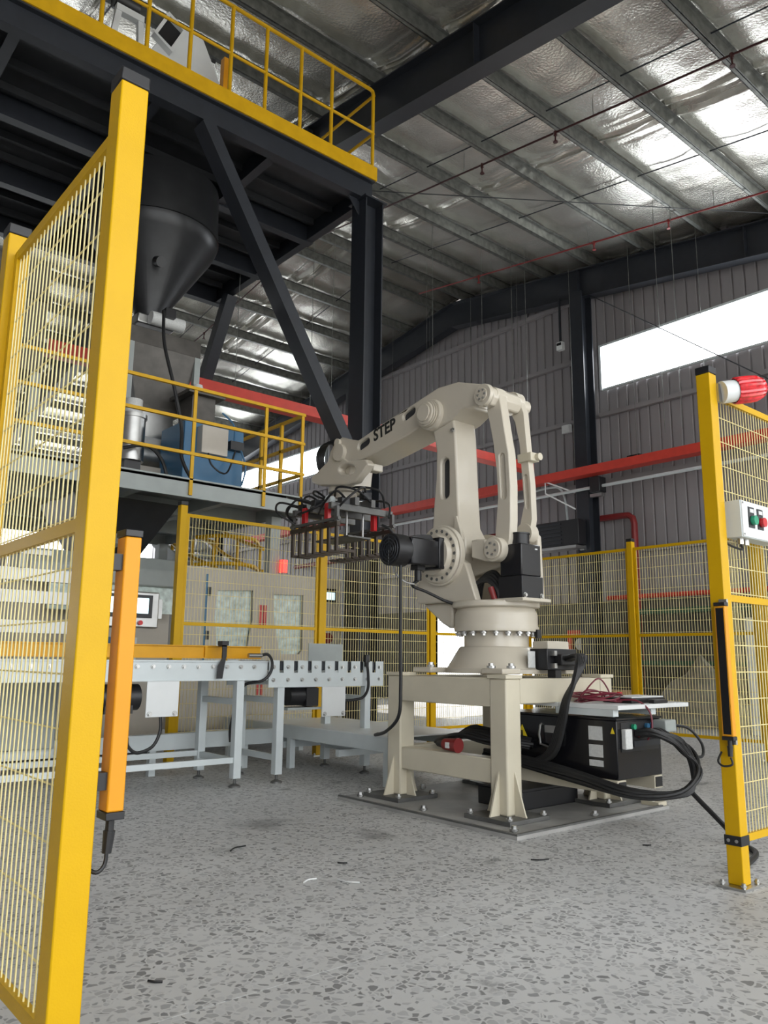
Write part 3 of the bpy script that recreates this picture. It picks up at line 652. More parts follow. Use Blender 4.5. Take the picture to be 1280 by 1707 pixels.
for sx in (-1, 1):
    x = GX+sx*.34
    mk('pivot_bar', M().cyl((x, GY-.40, 2.34), (x, GY+.40, 2.34), .018, n=12), DSTEEL, g)
    mk('side_rail', M().box(x-.02, x+.02, GY-.39, GY+.39, 2.27, 2.31), BROWN, g)
    for k in range(7):
        y = GY-.36+.12*k
        mk('finger', M().box(x-.012, x+.012, y-.016, y+.016, 2.06, 2.35).prism('y', [(x+sx*.012, 2.06), (x+sx*.012, 2.035), (x-sx*.20, 2.035), (x-sx*.22, 2.05), (x-sx*.20, 2.06)], y-.016, y+.016), BROWN, g)
    for y in (GY-.36, GY+.36): mk('hanger', M().box(x-.015, x+.015, y-.02, y+.02, 2.30, 2.46), DSTEEL, g)
for dx, dy in ((-.30, -.16), (-.30, .22), (.24, -.2)):
    mk('red_clamp', M().box(GX+dx-.02, GX+dx+.02, GY+dy-.03, GY+dy+.03, 2.30, 2.52), RED, g, bevel=.004)
mk('press_plate', M().box(GX-.14, GX+.14, GY-.28, GY+.28, 2.20, 2.215), DSTEEL, g)
for dx in (-.1, .1):
    for dy in (-.2, .2): mk('guide_rod', M().cyl((GX+dx, GY+dy, 2.21), (GX+dx, GY+dy, 2.46), .011, n=10), STEEL, g)
for dx, dy, dz in ((-.26, .3, 2.5), (-.2, -.28, 2.5), (.05, -.3, 2.58), (.2, .25, 2.5), (-.3, .02, 2.5)): mk('air_valve', M().box(GX+dx-.05, GX+dx+.05, GY+dy-.035, GY+dy+.035, dz, dz+.07), BLK, g, bevel=.004)
mk('valve_block', M().box(GX-.12, GX+.05, GY+.16, GY+.32, 2.575, 2.63), BLK, g)
hs = [[(-.05, .30, 2.62), (-.12, .42, 2.70), (-.22, .40, 2.62), (-.26, .30, 2.54)], [(0, .2, 2.62), (-.15, .25, 2.72), (-.28, .1, 2.64), (-.24, -.1, 2.56)], [(-.1, .0, 2.60), (-.22, -.2, 2.68), (-.1, -.36, 2.64), (.1, -.34, 2.54)], [(-.2, .4, 2.55), (-.30, .5, 2.58), (-.36, .46, 2.48), (-.30, .36, 2.42)], [(.05, .1, 2.62), (-.05, -.2, 2.70), (.12, -.42, 2.66), (.26, -.34, 2.52)], [(-.28, .28, 2.50), (-.40, .2, 2.44), (-.40, .0, 2.46), (-.32, -.1, 2.52)], [(-.26, .34, 2.55), (-.42, .5, 2.60), (-.5, .42, 2.48), (-.36, .30, 2.36)], [(-.3, .1, 2.56), (-.44, .16, 2.58), (-.46, .3, 2.46), (-.35, .36, 2.40)], [(-.2, -.3, 2.56), (-.36, -.36, 2.60), (-.38, -.2, 2.5), (-.33, -.05, 2.42)], [(.05, -.3, 2.64), (-.1, -.44, 2.66), (-.26, -.42, 2.54), (-.3, -.3, 2.44)], [(-.1, .32, 2.62), (-.3, .48, 2.66), (-.44, .3, 2.62), (-.3, .12, 2.55)], [(.2, .25, 2.56), (.3, .0, 2.64), (.34, -.3, 2.58), (.3, -.36, 2.42)]]
for h in hs: mk('air_hose', M().tube([(GX+a, GY+b, c) for a, b, c in h], .011), RUB, g)

# ================================================================== CONTROL CABINET AND CABLES
t = thing('control_cabinet', (4.94, 3.58, .285), 'black robot control cabinet with warning triangle and latch under the shelf', 'control cabinet')
cb = mk('body', M().box(4.675, 5.21, 3.11, 4.10, .285, .665), BLKG, t, bevel=.006)
mk('lid', M().box(4.665, 5.22, 3.10, 4.11, .665, .68), BLKG, t, bevel=.003)
tri = [(3.97, .48), (3.85, .48), (3.91, .59)]
w_ = mk('warning_sign', M().prism('x', tri, 4.671, 4.675), WARN, t)
mk('warning_mark', M().prism('x', [(3.92, .50), (3.90, .50), (3.905, .55), (3.915, .55)], 4.669, 4.671), BLK, w_)
mk('warning_sign', M().prism('x', [(3.155, .58), (3.125, .58), (3.14, .62)], 4.671, 4.675), WARN, t)
mk('latch_handle', M().tube([(4.675, 3.72, .60), (4.645, 3.72, .60), (4.645, 3.72, .47), (4.645, 3.56, .47), (4.645, 3.56, .60), (4.675, 3.56, .60)], .008, 8, 2), STEEL, t)
mk('latch_plate', M().box(4.668, 4.675, 3.58, 3.70, .55, .60), STEEL, t)
for z0, z1 in ((.53, .62), (.42, .50), (.36, .40)): mk('paper_label', M().box(4.672, 4.675, 3.22, 3.33, z0, z1), LABEL, t)
mk('connector_plate', M().box(4.72, 5.18, 3.106, 3.11, .46, .65), BLK, t)
mk('white_socket', M().box(4.72, 4.80, 3.07, 3.106, .48, .61), LABEL, t, bevel=.006)
for x, z, m in ((4.86, .62, GRN), (4.90, .57, RED), (5.02, .62, BLUE), (5.08, .62, BLUE)):
    mk('terminal', M().cyl((x, 3.106, z), (x, 3.085, z), .018, n=12), m, t)
mk('terminal_block', M().box(4.84, 5.16, 3.085, 3.106, .49, .53), DARK, t)
mk('rear_plug', M().box(5.08, 5.22, 2.99, 3.09, .58, .66), GREYP, t, bevel=.008)

def cable(name, pts, r, label, cat='cable', m=RUB, group=None): return mk(name, M().tube(pts, r, 8, 7), m, None, 0, label, cat, group)
t = thing('cable_bundle', (4.8, 3.0, .2), 'thick loop of black cables swinging out beside the control cabinet', 'cables')
random.seed(3)
for k in range(13):
    j = lambda s=.03: random.uniform(-s, s)
    a, b, c = j(), j(), j(.02)
    mk('cable', M().tube([(4.88+.035*(k % 5), 3.10, .57+c), (4.92+.03*(k % 5), 3.0+a*.4, .58+c), (5.02+.03*(k % 4)+a, 2.86+b*.6, .50+b), (5.0+a, 2.74+b*.7, .36+c), (4.80+b, 2.74+a*.7, .24+c*.7), (4.60+a*.6, 2.98+b*.5, .215+c*.5+.01*(k % 4)), (4.57+a*.4, 3.35+a, .27+c+.012*(k % 4)), (4.57+a*.4, 3.8+b, .32+c+.012*(k % 4)), (4.60+b*.5, 4.2+a, .37+c)], .013, 7, 6), RUB, t)
t = thing('dress_cables', (4.9, 3.6, .4), 'black cables dropping from the robot base connector to the floor coil', 'cables')
for k in range(5):
    a = .016*k
    mk('cable', M().tube([(4.86+a, 3.66, 1.06), (4.80+a*.8, 3.50-a*.3, 1.09), (4.70+a*.6, 3.42-a*.3, 1.03), (4.62+a*.4, 3.40+a*.3, .90), (4.60+a*.2, 3.44+a*.6, .78), (4.60+a*.2, 3.48+a*.8, .62), (4.595+a*.1, 3.56+a, .42), (4.58+a*.1, 3.72+a, .34)], .019, 7, 6), RUB, t)
cable('floor_cable', [(4.90, 2.76, .27), (4.90, 2.68, .20), (4.86, 2.52, .09), (4.76, 2.36, .018), (4.6, 2.2, .018), (4.35, 2.12, .018), (4.10, 2.09, .018)], .016, 'single black cable running over the floor to the right post')
cable('coiled_lead', [(5.22, 3.03, .62), (5.32, 2.96, .60), (5.38, 2.90, .50), (5.30, 2.86, .42), (5.20, 2.9, .44)], .010, 'short black lead curling from the grey plug on the cabinet')
# cables lying between pedestal legs with red plug
t = thing('cable_heap', (4.55, 4.2, .40), 'heap of black cables lying across the pedestal cross beam', 'cables')
for k in range(10):
    a = random.uniform(-.12, .12); b = random.uniform(-.08, .08)
    mk('cable', M().tube([(4.62+a*.4, 3.78+b, .42+.015*k % .08), (4.50+a, 3.98+b, .46+.012*(k % 6)), (4.45+a, 4.2+b, .50+.01*(k % 7)), (4.46+a*.8, 4.42+b, .46), (4.55+a, 4.60+b*.3, .42), (4.62+a, 4.64, .41)], .013, 7, 5), RUB, t)
t = thing('power_plug', (4.22, 4.2, .40), 'dark red industrial power plug lying on the pedestal cross beam', 'plug')
mk('shell', M().cyl((4.20, 4.24, .45), (4.20, 4.12, .45), .04, .048, n=18).cyl((4.20, 4.12, .45), (4.20, 4.10, .45), .052, n=18), DRED, t)
mk('gland', M().cyl((4.20, 4.31, .45), (4.20, 4.24, .45), .022, .035, n=14), BLK, t)
mk('label', M().box(4.152, 4.157, 4.15, 4.19, .43, .47), LABEL, t)
t = thing('black_crate', (4.82, 3.88, .022), 'low black plastic box on the plate beneath the cabinet beams', 'box')
mk('body', M().box(4.48, 5.12, 3.76, 4.18, .022, .15), BLK, t, bevel=.008)
mk('rib', M().box(4.47, 4.48, 3.96, 3.975, .03, .14), WHT, t); mk('lip', M().box(4.47, 5.13, 3.75, 4.19, .15, .165), BLK, t)

# pendant, cap and maroon cable on the shelf
t = thing('teach_pendant', (5.25, 3.30, .765), 'white and black teach pendant lying on the white shelf', 'pendant')
mk('case', M().box(4.98, 5.42, 3.18, 3.42, .765, .80), BLK, t, bevel=.008)
mk('face', M().box(5.0, 5.41, 3.19, 3.41, .80, .81), WHT2, t, bevel=.004)
mk('stop_button', M().cyl((5.12, 3.37, .81), (5.12, 3.37, .835), .02, n=14), RED, t)
mk('pen_case', M().box(5.12, 5.30, 3.09, 3.14, .765, .79), BLK, None, .006, 'small flat black case at the front edge of the white shelf', 'case')
t = thing('maroon_cable_coil', (4.95, 3.45, .765), 'coil of thin maroon cable piled on the white shelf', 'cable coil')
for k in range(7):
    cxx, cyy, rx, ry = 4.92+.03*random.uniform(-1, 1), 3.42+.04*random.uniform(-1, 1), .15+.03*random.random(), .12+.03*random.random()
    mk('loop', M().tube([(cxx+rx*math.cos(i*math.pi/6), cyy+ry*math.sin(i*math.pi/6), .775+.008*k+.012*math.sin(i+k)) for i in range(13)], .006, 6, 3), MAROON, t)
mk('loop', M().tube([(4.82, 3.5, .78), (4.86, 3.44, .88), (4.95, 3.42, .93), (5.02, 3.40, .86), (5.0, 3.36, .78)], .006, 6), MAROON, t)
mk('loop', M().tube([(4.74, 3.46, .78), (4.76, 3.40, .85), (4.86, 3.36, .84), (4.9, 3.36, .78)], .006, 6), MAROON, t)
mk('tail', M().tube([(4.9, 3.30, .78), (4.96, 3.14, .79), (5.0, 3.06, .72), (4.99, 3.04, .60), (4.98, 3.07, .53)], .007, 6), MAROON, t)
mk('shelf_box', M().box(4.80, 5.02, 3.60, 3.86, .765, .86), WHT2, None, .004, 'white square junction box on the shelf behind the cable coil', 'box')

# ================================================================== CONVEYORS
CY0, CY1 = 5.95, 6.65
def leg_pair(t, x, ztop, w=.07, foot=True):
    for y in (CY0+.035, CY1-.035):
        lg = mk('leg', M().box(x-w/2, x+w/2, y-w/2, y+w/2, .07, ztop), WHT, t, bevel=.003)
        mk('levelling_foot', M().lathe((x, y, 0), [(.05, 0), (.048, .012), (.02, .025), (.012, .03), (.012, .07)], 16), DSTEEL, lg)
    for z in (.18, .66): mk('cross_bar', M().box(x-.02, x+.02, CY0+.07, CY1-.07, z, z+.05), WHT, t)
t = thing('roller_conveyor', (2.3, 6.3, 0), 'light grey belt conveyor with bolted side frame entering from the left', 'conveyor')
for y, s in ((CY0, 1), (CY1, -1)):
    mk('side_frame', M().box(.4, 3.745, min(y, y+s*.006), max(y, y+s*.006), .865, 1.02).box(.4, 3.745, y-.012, y+.03, 1.013, 1.025).box(.4, 3.745, y-.012, y+.04, .862, .872), WHT, t)
for i in range(24):
    x = .62+.13*i
    if x < 3.7:
        bolt(BOLT_Y, (x, CY0-.006, .975), t, 1.1)
        mk('roller', M().cyl((x, CY0+.01, .975), (x, CY1-.01, .975), .034, n=12), STEEL, t)
for x in (.9, 3.49): leg_pair(t, x, .865)
for y in (CY0+.035, CY1-.035): mk('tie_bar', M().box(.935, 3.455, y-.02, y+.02, .195, .24), WHT, t)
mk('belt', M().box(.4, 3.74, CY0+.02, CY1-.02, 1.010, 1.016), DARK, t)
mk('motor_plate', M().box(2.66, 2.93, CY0-.006, CY0+.004, .59, .865), WHT2, t, bevel=.003)
mk('drive_motor', M().cyl((2.3, 6.08, .74), (2.64, 6.08, .74), .10, n=24).box(2.36, 2.58, 6.0, 6.16, .62, .74), BLK, t)
for x in (2.69, 2.90): bolt(BOLT_Y, (x, CY0-.008, .615), t, 1.2)
mk('motor_lead', M().tube([(2.80, 5.98, .60), (2.80, 5.97, .48), (2.74, 5.96, .37), (2.62, 5.96, .33), (2.55, 5.97, .38), (2.55, 6.0, .44)], .013), RUB, t)
mk('sensor_lead', M().tube([(3.64, 5.90, 1.07), (3.70, 5.88, 1.08), (3.745, 5.88, 1.02), (3.74, 5.89, .93), (3.68, 5.92, .86), (3.56, 6.05, .80), (3.50, 6.1, .5), (3.5, 6.1, .35)], .013), RUB, t)
mk('sensor_gland', M().cyl((3.52, 5.90, 1.07), (3.65, 5.90, 1.07), .018, n=12), STEEL, t)
mk('sensor_bracket', M().prism('y', [(3.275, 1.15), (3.315, 1.15), (3.315, 1.06), (3.30, .99), (3.285, .88), (3.235, .88), (3.24, .98), (3.275, 1.04)], 5.90, 5.912).box(3.275, 3.315, 5.90, 5.98, 1.14, 1.15), BLK, t)
mk('sensor_head', M().box(3.27, 3.33, 5.90, 5.98, 1.15, 1.185), BLK, t)
gd = mk('guide_channel', M().box(.5, 3.735, 6.06, 6.075, 1.045, 1.145).box(.5, 3.735, 6.04, 6.075, 1.140, 1.148).box(.5, 3.735, 6.04, 6.075, 1.042, 1.05), GUIDE, t)
for x in (1.2, 2.4, 3.4): mk('guide_stay', M().box(x-.02, x+.02, 6.075, 6.10, .99, 1.10), YEL2, t)
mk('guide_end', M().box(3.19, 3.21, 6.04, 6.06, 1.05, 1.14), GUIDE, t)

t = thing('pickup_conveyor', (4.4, 6.3, 0), 'light grey slotted roller table where the robot picks up bags', 'conveyor')
prof = [(3.755, .80), (5.05, .80), (5.05, 1.03)]
x = 5.05
teeth = []
k = 0
pts = [(3.755, .80), (5.05, .80), (5.05, 1.03)]
gaps = [3.862+.15*i for i in range(8)]
for gx in gaps[::-1]: pts += [(gx+.044, 1.03), (gx+.044, .925), (gx, .925), (gx, 1.03)]
pts += [(3.755, 1.03)]
for y0, y1 in ((CY0-.012, CY0-.002), (CY1+.002, CY1+.012)):
    mk('slotted_side', M().plate('y', pts, [], y0, y1), WHT, t)
for i in range(9):
    x = 3.80+.15*i
    for z in (.975, .865): bolt(BOLT_Y, (x, CY0-.016, z), t, 1.1)
for gx in gaps: mk('roller', M().cyl((gx+.022, CY0+.005, .985), (gx+.022, CY1-.005, .985), .042, n=16), DARK, t)
for x in (3.895, 4.87): leg_pair(t, x, .80)
mk('motor_plate', M().box(4.33, 4.595, CY0-.010, CY0, .535, .80), WHT2, t, bevel=.003)
mk('motor_tray', M().box(3.98, 4.34, CY0+.02, CY0+.22, .60, .62), GREYP, t)
mk('drive_motor', M().cyl((4.02, 6.06, .72), (4.31, 6.06, .72), .085, n=24).box(4.18, 4.31, 5.97, 6.15, .63, .79), BLK, t)
for x in (4.36, 4.57): bolt(BOLT_Y, (x, CY0-.012, .56), t, 1.2)
mk('sensor', M().box(4.80, 4.85, 5.90, 5.935, 1.02, 1.09).cyl((4.825, 5.92, .98), (4.825, 5.92, 1.04), .022, n=10), BLK, t)
mk('sensor_lead', M().tube([(4.825, 5.91, 1.0), (4.83, 5.90, .90), (4.83, 5.90, .78), (4.79, 5.92, .70), (4.70, 5.95, .675), (4.60, 5.98, .67)], .013), RUB, t)
mk('stop_plate', M().box(4.63, 5.06, 6.60, 6.61, 1.02, 1.20), GREYP, t)
cable('hanging_cable', [(3.98, 4.49, 1.77), (3.98, 4.487, 1.5), (3.98, 4.484, 1.2), (3.98, 4.48, .85), (3.98, 4.50, .64), (4.0, 4.66, .52), (4.16, 4.98, .46), (4.50, 5.35, .424)], .013, 'black cable hanging straight down from the robot shoulder motor')
# low pallet track below the pickup table
t = thing('pallet_track', (4.35, 6.6, 0), 'low grey steel pallet track running under the conveyors to the robot', 'pallet track')
for x in (4.52, 5.45):
    mk('channel', M().box(x-.03, x+.03, 5.16, 8.0, .28, .40), GREYP if x > 5 else WHT, t)
    for y in (5.24, 6.7, 7.9): mk('leg', M().box(x-.03, x+.03, y-.03, y+.03, 0, .28), WHT, t)
mk('top_plate', M().box(4.49, 5.48, 5.16, 8.0, .40, .41), WHT2, t)
for y in (5.9, 6.8): mk('cross_bar', M().box(4.5, 5.46, y, y+.05, .18, .24), WHT, t)
t = thing('cable_trunking', (4.0, 6.95, 0), 'long white cable trunking with punched holes along the fence foot', 'trunking')
mk('channel', M().box(1.4, 6.2, 6.92, 7.02, .22, .36), WHT, t)
for x in (1.6, 3.2, 4.15, 6.1): mk('foot', M().box(x-.03, x+.03, 6.94, 7.0, 0, .22), WHT, t)
for i in range(5): mk('punched_hole', M().cyl((5.75+.08*i, 6.915, .27+.02*(i % 2)), (5.75+.08*i, 6.921, .27+.02*(i % 2)), .018, n=10), DSTEEL, t)

# ================================================================== UPPER DARK PLATFORM
PY, PZ, PX0, PX1, PY1 = 8.0, 7.86, -1.5, 6.55, 12.6
t = thing('upper_platform', (2.6, 10, 7.5), 'dark steel upper platform on a tall column high above the conveyor', 'platform')
mk('deck', M().box(PX0, PX1, PY, PY1, PZ-.03, PZ), DARK2, t)
for y in (PY+.07, 9.6, 11.1, PY1-.07):
    mk('main_beam', M().box(PX0, PX1, y-.07, y+.07, PZ-.36, PZ-.345).box(PX0, PX1, y-.006, y+.006, PZ-.345, PZ-.045).box(PX0, PX1, y-.07, y+.07, PZ-.045, PZ-.03), DARK, t)
for x in (PX1-.07, 4.9, 3.3, 1.7, .1):
    mk('cross_beam', M().box(x-.06, x+.06, PY+.08, PY1-.08, PZ-.345, PZ-.33).box(x-.006, x+.006, PY+.08, PY1-.08, PZ-.33, PZ-.03), DARK, t)
for i in range(9):
    y = PY+.45+.48*i
    mk('joist', M().box(PX0+.1, PX1-.1, y-.025, y+.025, PZ-.13, PZ-.03), DARK2, t)
cx, cy = 6.50, 8.10
mk('column', M().box(cx-.16, cx-.14, cy-.16, cy+.16, 0, PZ-.36).box(cx+.14, cx+.16, cy-.16, cy+.16, 0, PZ-.36).box(cx-.14, cx+.14, cy-.01, cy+.01, 0, PZ-.36), DARK, t)
mk('column', M().box(6.32, 6.52, 12.95, 13.15, 0, 5.75), DARK, t)
mk('column', M().box(.4, .7, 12.2, 12.5, 0, PZ-.36), DARK, t)
mk('cap_plate', M().box(cx-.20, cx+.20, cy-.20, cy+.20, PZ-.385, PZ-.36), DARK, t)
mk('diagonal_brace', M().beam((3.88, 8.08, 7.50), (6.38, 8.08, 3.45), .16, .24, up=(0, 1, 0)), DARK, t)
mk('diagonal_brace', M().beam((6.45, 11.95, 7.48), (6.40, 12.95, 5.6), .2, .2, up=(1, 0, 0)), DARK, t)
mk('gusset', M().prism('y', [(6.36, 7.5), (6.36, 7.25), (6.15, 7.5)], 8.09, 8.11), DARK, t)
# toe board + handrail
t = thing('upper_handrail', (2.6, 8.0, PZ), 'yellow pipe handrail with toe board along the upper platform edge', 'handrail')
mk('toe_board', M().box(PX0, PX1+.02, PY-.02, PY, PZ-.02, PZ+.19), YEL2, t)
mk('toe_board', M().box(PX1, PX1+.02, PY, PY1, PZ-.02, PZ+.19), YEL2, t)
xs = [6.50, 5.75, 5.23, 4.68, 4.165, 3.61, 3.07, 2.53, 1.98, 1.44, .9, .35, -.2, -.8]
TOP = 9.29
for i, x in enumerate(xs):
    mk('baluster', M().cyl((x, PY+.01, PZ), (x, PY+.01, TOP if i else TOP-.06), .026, n=10), YEL2, t)
mk('top_rail', M().tube([(6.50, PY+.01, TOP-.06), (6.485, PY+.01, TOP-.015), (6.44, PY+.01, TOP), (PX0, PY+.01, TOP)], .027, 10, 1), YEL2, t)
mk('mid_rail', M().cyl((6.50, PY+.01, 8.60), (PX0, PY+.01, 8.60), .021, n=10), YEL2, t)
for z in (TOP-.06, 8.60): mk('side_rail', M().cyl((6.52, PY+.01, z), (6.52, PY1, z), .022, n=10), YEL2, t)
for y in (9.5, 11, 12.5): mk('baluster', M().cyl((6.52, y, PZ), (6.52, y, TOP-.06), .024, n=10), YEL2, t)
# machines standing on the upper platform
t = thing('white_sifter', (3.9, 9.2, PZ), 'off-white sifter housing with sloping side and dark inlet on the upper platform', 'machine')
mk('body', M().prism('y', [(3.50, PZ), (4.62, PZ), (4.45, 8.75), (4.15, 9.32), (3.92, 9.33), (3.55, 9.0), (3.40, 8.7)], 8.8, 9.6), WHT2, t, bevel=.01)
mk('inlet_frame', M().plate('y', [(3.42, 8.95), (3.60, 9.36), (3.86, 9.22), (3.68, 8.80)], [[(3.47, 8.96), (3.62, 9.30), (3.81, 9.20), (3.66, 8.86)]], 8.70, 8.80), WHT2, t)
mk('inlet_shade', M().prism('y', [(3.46, 8.95), (3.62, 9.31), (3.82, 9.20), (3.67, 8.85)], 8.77, 8.79), BLK, t)  # black sheet stands in for the shade inside the opening
mk('side_hinge', M().box(4.28, 4.34, 8.78, 8.80, 9.05, 9.10), BLK, t); mk('side_hinge', M().box(4.42, 4.48, 8.78, 8.80, 8.72, 8.77), BLK, t)
t = thing('vibrating_feeder', (3.0, 8.55, PZ), 'white tubular frame with a round motor behind the upper handrail', 'machine')
mk('frame', M().beam((2.78, 8.55, PZ), (2.90, 8.55, PZ+1.0), .07, .07).beam((3.24, 8.55, PZ), (3.17, 8.55, PZ+1.0), .07, .07).beam((2.86, 8.55, PZ+1.0), (3.21, 8.55, PZ+1.0), .09, .09).beam((2.82, 8.55, PZ+.6), (3.22, 8.55, PZ+.6), .07, .07), WHT2, t)
mk('motor', M().cyl((2.85, 8.6, PZ+1.17), (3.15, 8.6, PZ+1.17), .12, n=20), BLK, t)
t = thing('orange_hoist_post', (4.35, 8.5, PZ), 'short orange post with strut near the upper handrail', 'post')
mk('post', M().box(4.30, 4.40, 8.45, 8.55, PZ, 8.92), ORG, t); mk('strut', M().beam((4.40, 8.5, PZ+.55), (4.60, 8.5, PZ+.02), .04, .04), ORG, t)

# big hopper under the platform
HX, HY = 4.05, 9.75
t = thing('storage_hopper', (HX, HY, 5.5), 'large dark conical hopper hanging under the upper platform', 'hopper')
mk('cone', M().lathe((HX, HY, 0), [(.84, 7.46), (.86, 6.75), (.85, 6.66), (.80, 6.55), (.20, 5.62), (.20, 5.50)], 56), HOPP, t)
mk('rim_flange', M().lathe((HX, HY, 0), [(.85, 6.72), (.875, 6.722), (.875, 6.738), (.85, 6.74)], 56), HOPP, t)
mk('vibrator', M().cyl((HX-.2, HY-.62, 6.08), (HX-.2, HY-.76, 6.02), .07, n=16), HOPP, t)
v = mk('slide_valve', M().box(HX-.26, HX+.26, HY-.26, HY+.26, 5.36, 5.50), STEEL, t, bevel=.02)
mk('actuator', M().cyl((HX-.12, HY-.34, 5.43), (HX+.34, HY-.34, 5.43), .09, n=20), LABEL, v)
mk('solenoid', M().box(HX+.02, HX+.16, HY-.50, HY-.36, 5.44, 5.56), BLK, v)
t = thing('weigh_hopper', (4.1, 9.7, 3.03), 'dull stainless square weigh hopper standing on the lower mezzanine', 'hopper')
def frustum(x0, x1, y0, y1, z0, X0, X1, Y0, Y1, z1):
    return M().add([(x0,y0,z0),(x1,y0,z0),(x1,y1,z0),(x0,y1,z0),(X0,Y0,z1),(X1,Y0,z1),(X1,Y1,z1),(X0,Y1,z1)], [(0,3,2,1),(4,5,6,7),(0,1,5,4),(1,2,6,5),(2,3,7,6),(3,0,4,7)])
mk('top_box', M().box(3.62, 4.62, 9.3, 10.3, 5.0, 5.22), STNL, t, bevel=.006)
mk('cone', frustum(3.85, 4.42, 9.5, 10.1, 4.25, 3.62, 4.62, 9.3, 10.3, 5.0), STNL, t)
mk('outlet_flange', M().box(3.78, 4.49, 9.43, 10.17, 4.21, 4.25), STNL, t)
mk('outlet', M().box(3.88, 4.38, 9.52, 10.08, 3.85, 4.21), STEEL, t)
for x in (3.66, 4.58):
    for y in (9.34, 10.26): mk('leg', M().box(x-.04, x+.04, y-.04, y+.04, 3.03, 5.0), GREYP, t)
mk('feed_screw', M().cyl((3.7, 9.6, 3.62), (4.5, 9.6, 3.62), .16, n=20), STEEL, t)
mk('lower_body', M().box(3.75, 4.6, 9.35, 10.2, 3.03, 3.42), BEIGE, t)
t = thing('added_blocking_bin', (1.3, 10.5, 3.03), 'large dull brown steel bin added on the mezzanine to block the bright background', 'bin')  # invented bin, added to block the glare behind the near mesh
mk('shell', M().box(.1, 2.7, 9.6, 11.6, 4.4, 5.8), STNL, t, bevel=.01)
mk('cone', frustum(1.1, 1.7, 10.3, 10.9, 3.5, .1, 2.7, 9.6, 11.6, 4.4), STNL, t)
for x in (.16, 2.64):
    for y in (9.66, 11.54): mk('leg', M().box(x-.06, x+.06, y-.06, y+.06, 3.03, 4.4), GREYP, t)
for z in (4.7, 5.3): mk('stiffener', M().box(.06, 2.74, 9.56, 9.6, z, z+.08), HOPP, t)
mk('outlet', M().box(1.1, 1.7, 10.3, 10.9, 3.03, 3.5), STNL, t)
t = thing('dust_filter_can', (3.55, 9.1, 3.03), 'polished cylindrical filter can on the mezzanine behind the rail', 'filter')
mk('can', M().cyl((3.62, 9.0, 3.35), (3.62, 9.0, 3.88), .16, n=24), STEEL, t); mk('lid', M().cyl((3.62, 9.0, 3.88), (3.62, 9.0, 3.93), .175, n=24), STEEL, t)
mk('jar', M().cyl((3.62, 9.0, 3.93), (3.62, 9.0, 4.12), .11, n=16), LABEL, t); mk('stand', M().box(3.52, 3.72, 8.9, 9.1, 3.03, 3.35), BLK, t)
t = thing('blue_compressor_cabinet', (4.75, 9.5, 3.03), 'blue steel cabinet with grey terminal box on the mezzanine', 'cabinet')
mk('body', M().box(4.42, 5.30, 9.25, 9.95, 3.03, 3.98), BLUE, t, bevel=.01)
mk('terminal_box', M().box(4.60, 4.98, 9.1, 9.25, 3.55, 3.92), BEIGE, t, bevel=.006)
mk('air_unit', M().box(5.05, 5.25, 9.15, 9.25, 3.68, 3.80), BLK, t)
mk('top_duct', M().box(4.58, 4.92, 9.4, 9.8, 3.98, 4.40).box(4.48, 5.02, 9.3, 9.9, 4.40, 4.45), STNL, t)
mk('top_valve', M().cyl((4.75, 9.6, 4.45), (4.75, 9.6, 4.62), .10, .06, n=16), LABEL, t)
for k, pts_ in enumerate(([(4.7, 9.1, 3.55), (4.72, 9.05, 3.40), (4.85, 9.02, 3.30), (5.0, 9.1, 3.36), (5.12, 9.15, 3.66)], [(5.1, 9.15, 3.80), (5.05, 9.1, 4.0), (4.9, 9.15, 4.15)], [(5.2, 9.14, 3.68), (5.26, 9.1, 3.45), (5.22, 9.12, 3.2)])):
    mk('air_tube', M().tube(pts_, .012, 6), BLUE if k else RUB, t)
cable('mezzanine_cable', [(3.95, 9.05, 5.4), (3.92, 8.9, 4.9), (4.02, 8.75, 4.3), (4.12, 8.7, 3.8), (4.1, 8.6, 3.4), (4.25, 8.5, 3.1), (4.5, 8.45, 3.05)], .022, 'long black cable hanging from the hopper valve to the mezzanine deck')
cable('mezzanine_lead', [(3.45, 8.8, 3.45), (3.7, 8.7, 3.5), (3.9, 8.7, 3.35), (4.0, 8.7, 3.06)], .022, 'black hose curling beside the filter can on the mezzanine')

# ================================================================== LOWER MEZZANINE
MX1, MY0, MY1, MZ = 5.52, 8.1, 12.0, 3.03
t = thing('lower_mezzanine', (3, 10, 2.75), 'grey steel mezzanine deck carrying the feeding machinery', 'mezzanine')
mk('deck', M().box(-1.5, MX1, MY0, MY1, MZ-.03, MZ), GREYP, t)
for y in (MY0, MY1-.06): mk('edge_channel', M().box(-1.5, MX1, y, y+.02, MZ-.20, MZ+.01).box(-1.5, MX1, y-.03, y+.02, MZ-.21, MZ-.19).box(-1.5, MX1, y-.03, y+.02, MZ-.005, MZ+.012), GREYP, t)
mk('edge_channel', M().box(MX1-.02, MX1, MY0, MY1, MZ-.20, MZ+.01), GREYP, t)
for x in (-.5, .8, 2.1, 3.4, 4.5): mk('joist', M().box(x-.05, x+.05, MY0+.03, MY1-.1, MZ-.19, MZ-.03), GREYP, t)
for y in (9.2, 10.6): mk('joist', M().box(-1.5, MX1-.03, y-.05, y+.05, MZ-.22, MZ-.03), GREYP, t)
for x, y in ((5.42, 11.9), (1.6, 8.3), (1.6, 11.9)): mk('column', M().box(x-.07, x+.07, y-.07, y+.07, 0, MZ-.2), GREYP, t)
t = thing('mezzanine_handrail', (3, 8.1, MZ), 'yellow three-bar handrail along the lower mezzanine edge', 'handrail')
for x in (-.9, .1, 1.07, 2.04, 3.01, 3.98, 4.94, 5.48): mk('baluster', M().box(x-.02, x+.02, MY0-.03, MY0-.01, MZ-.18, 4.12), YEL2, t)
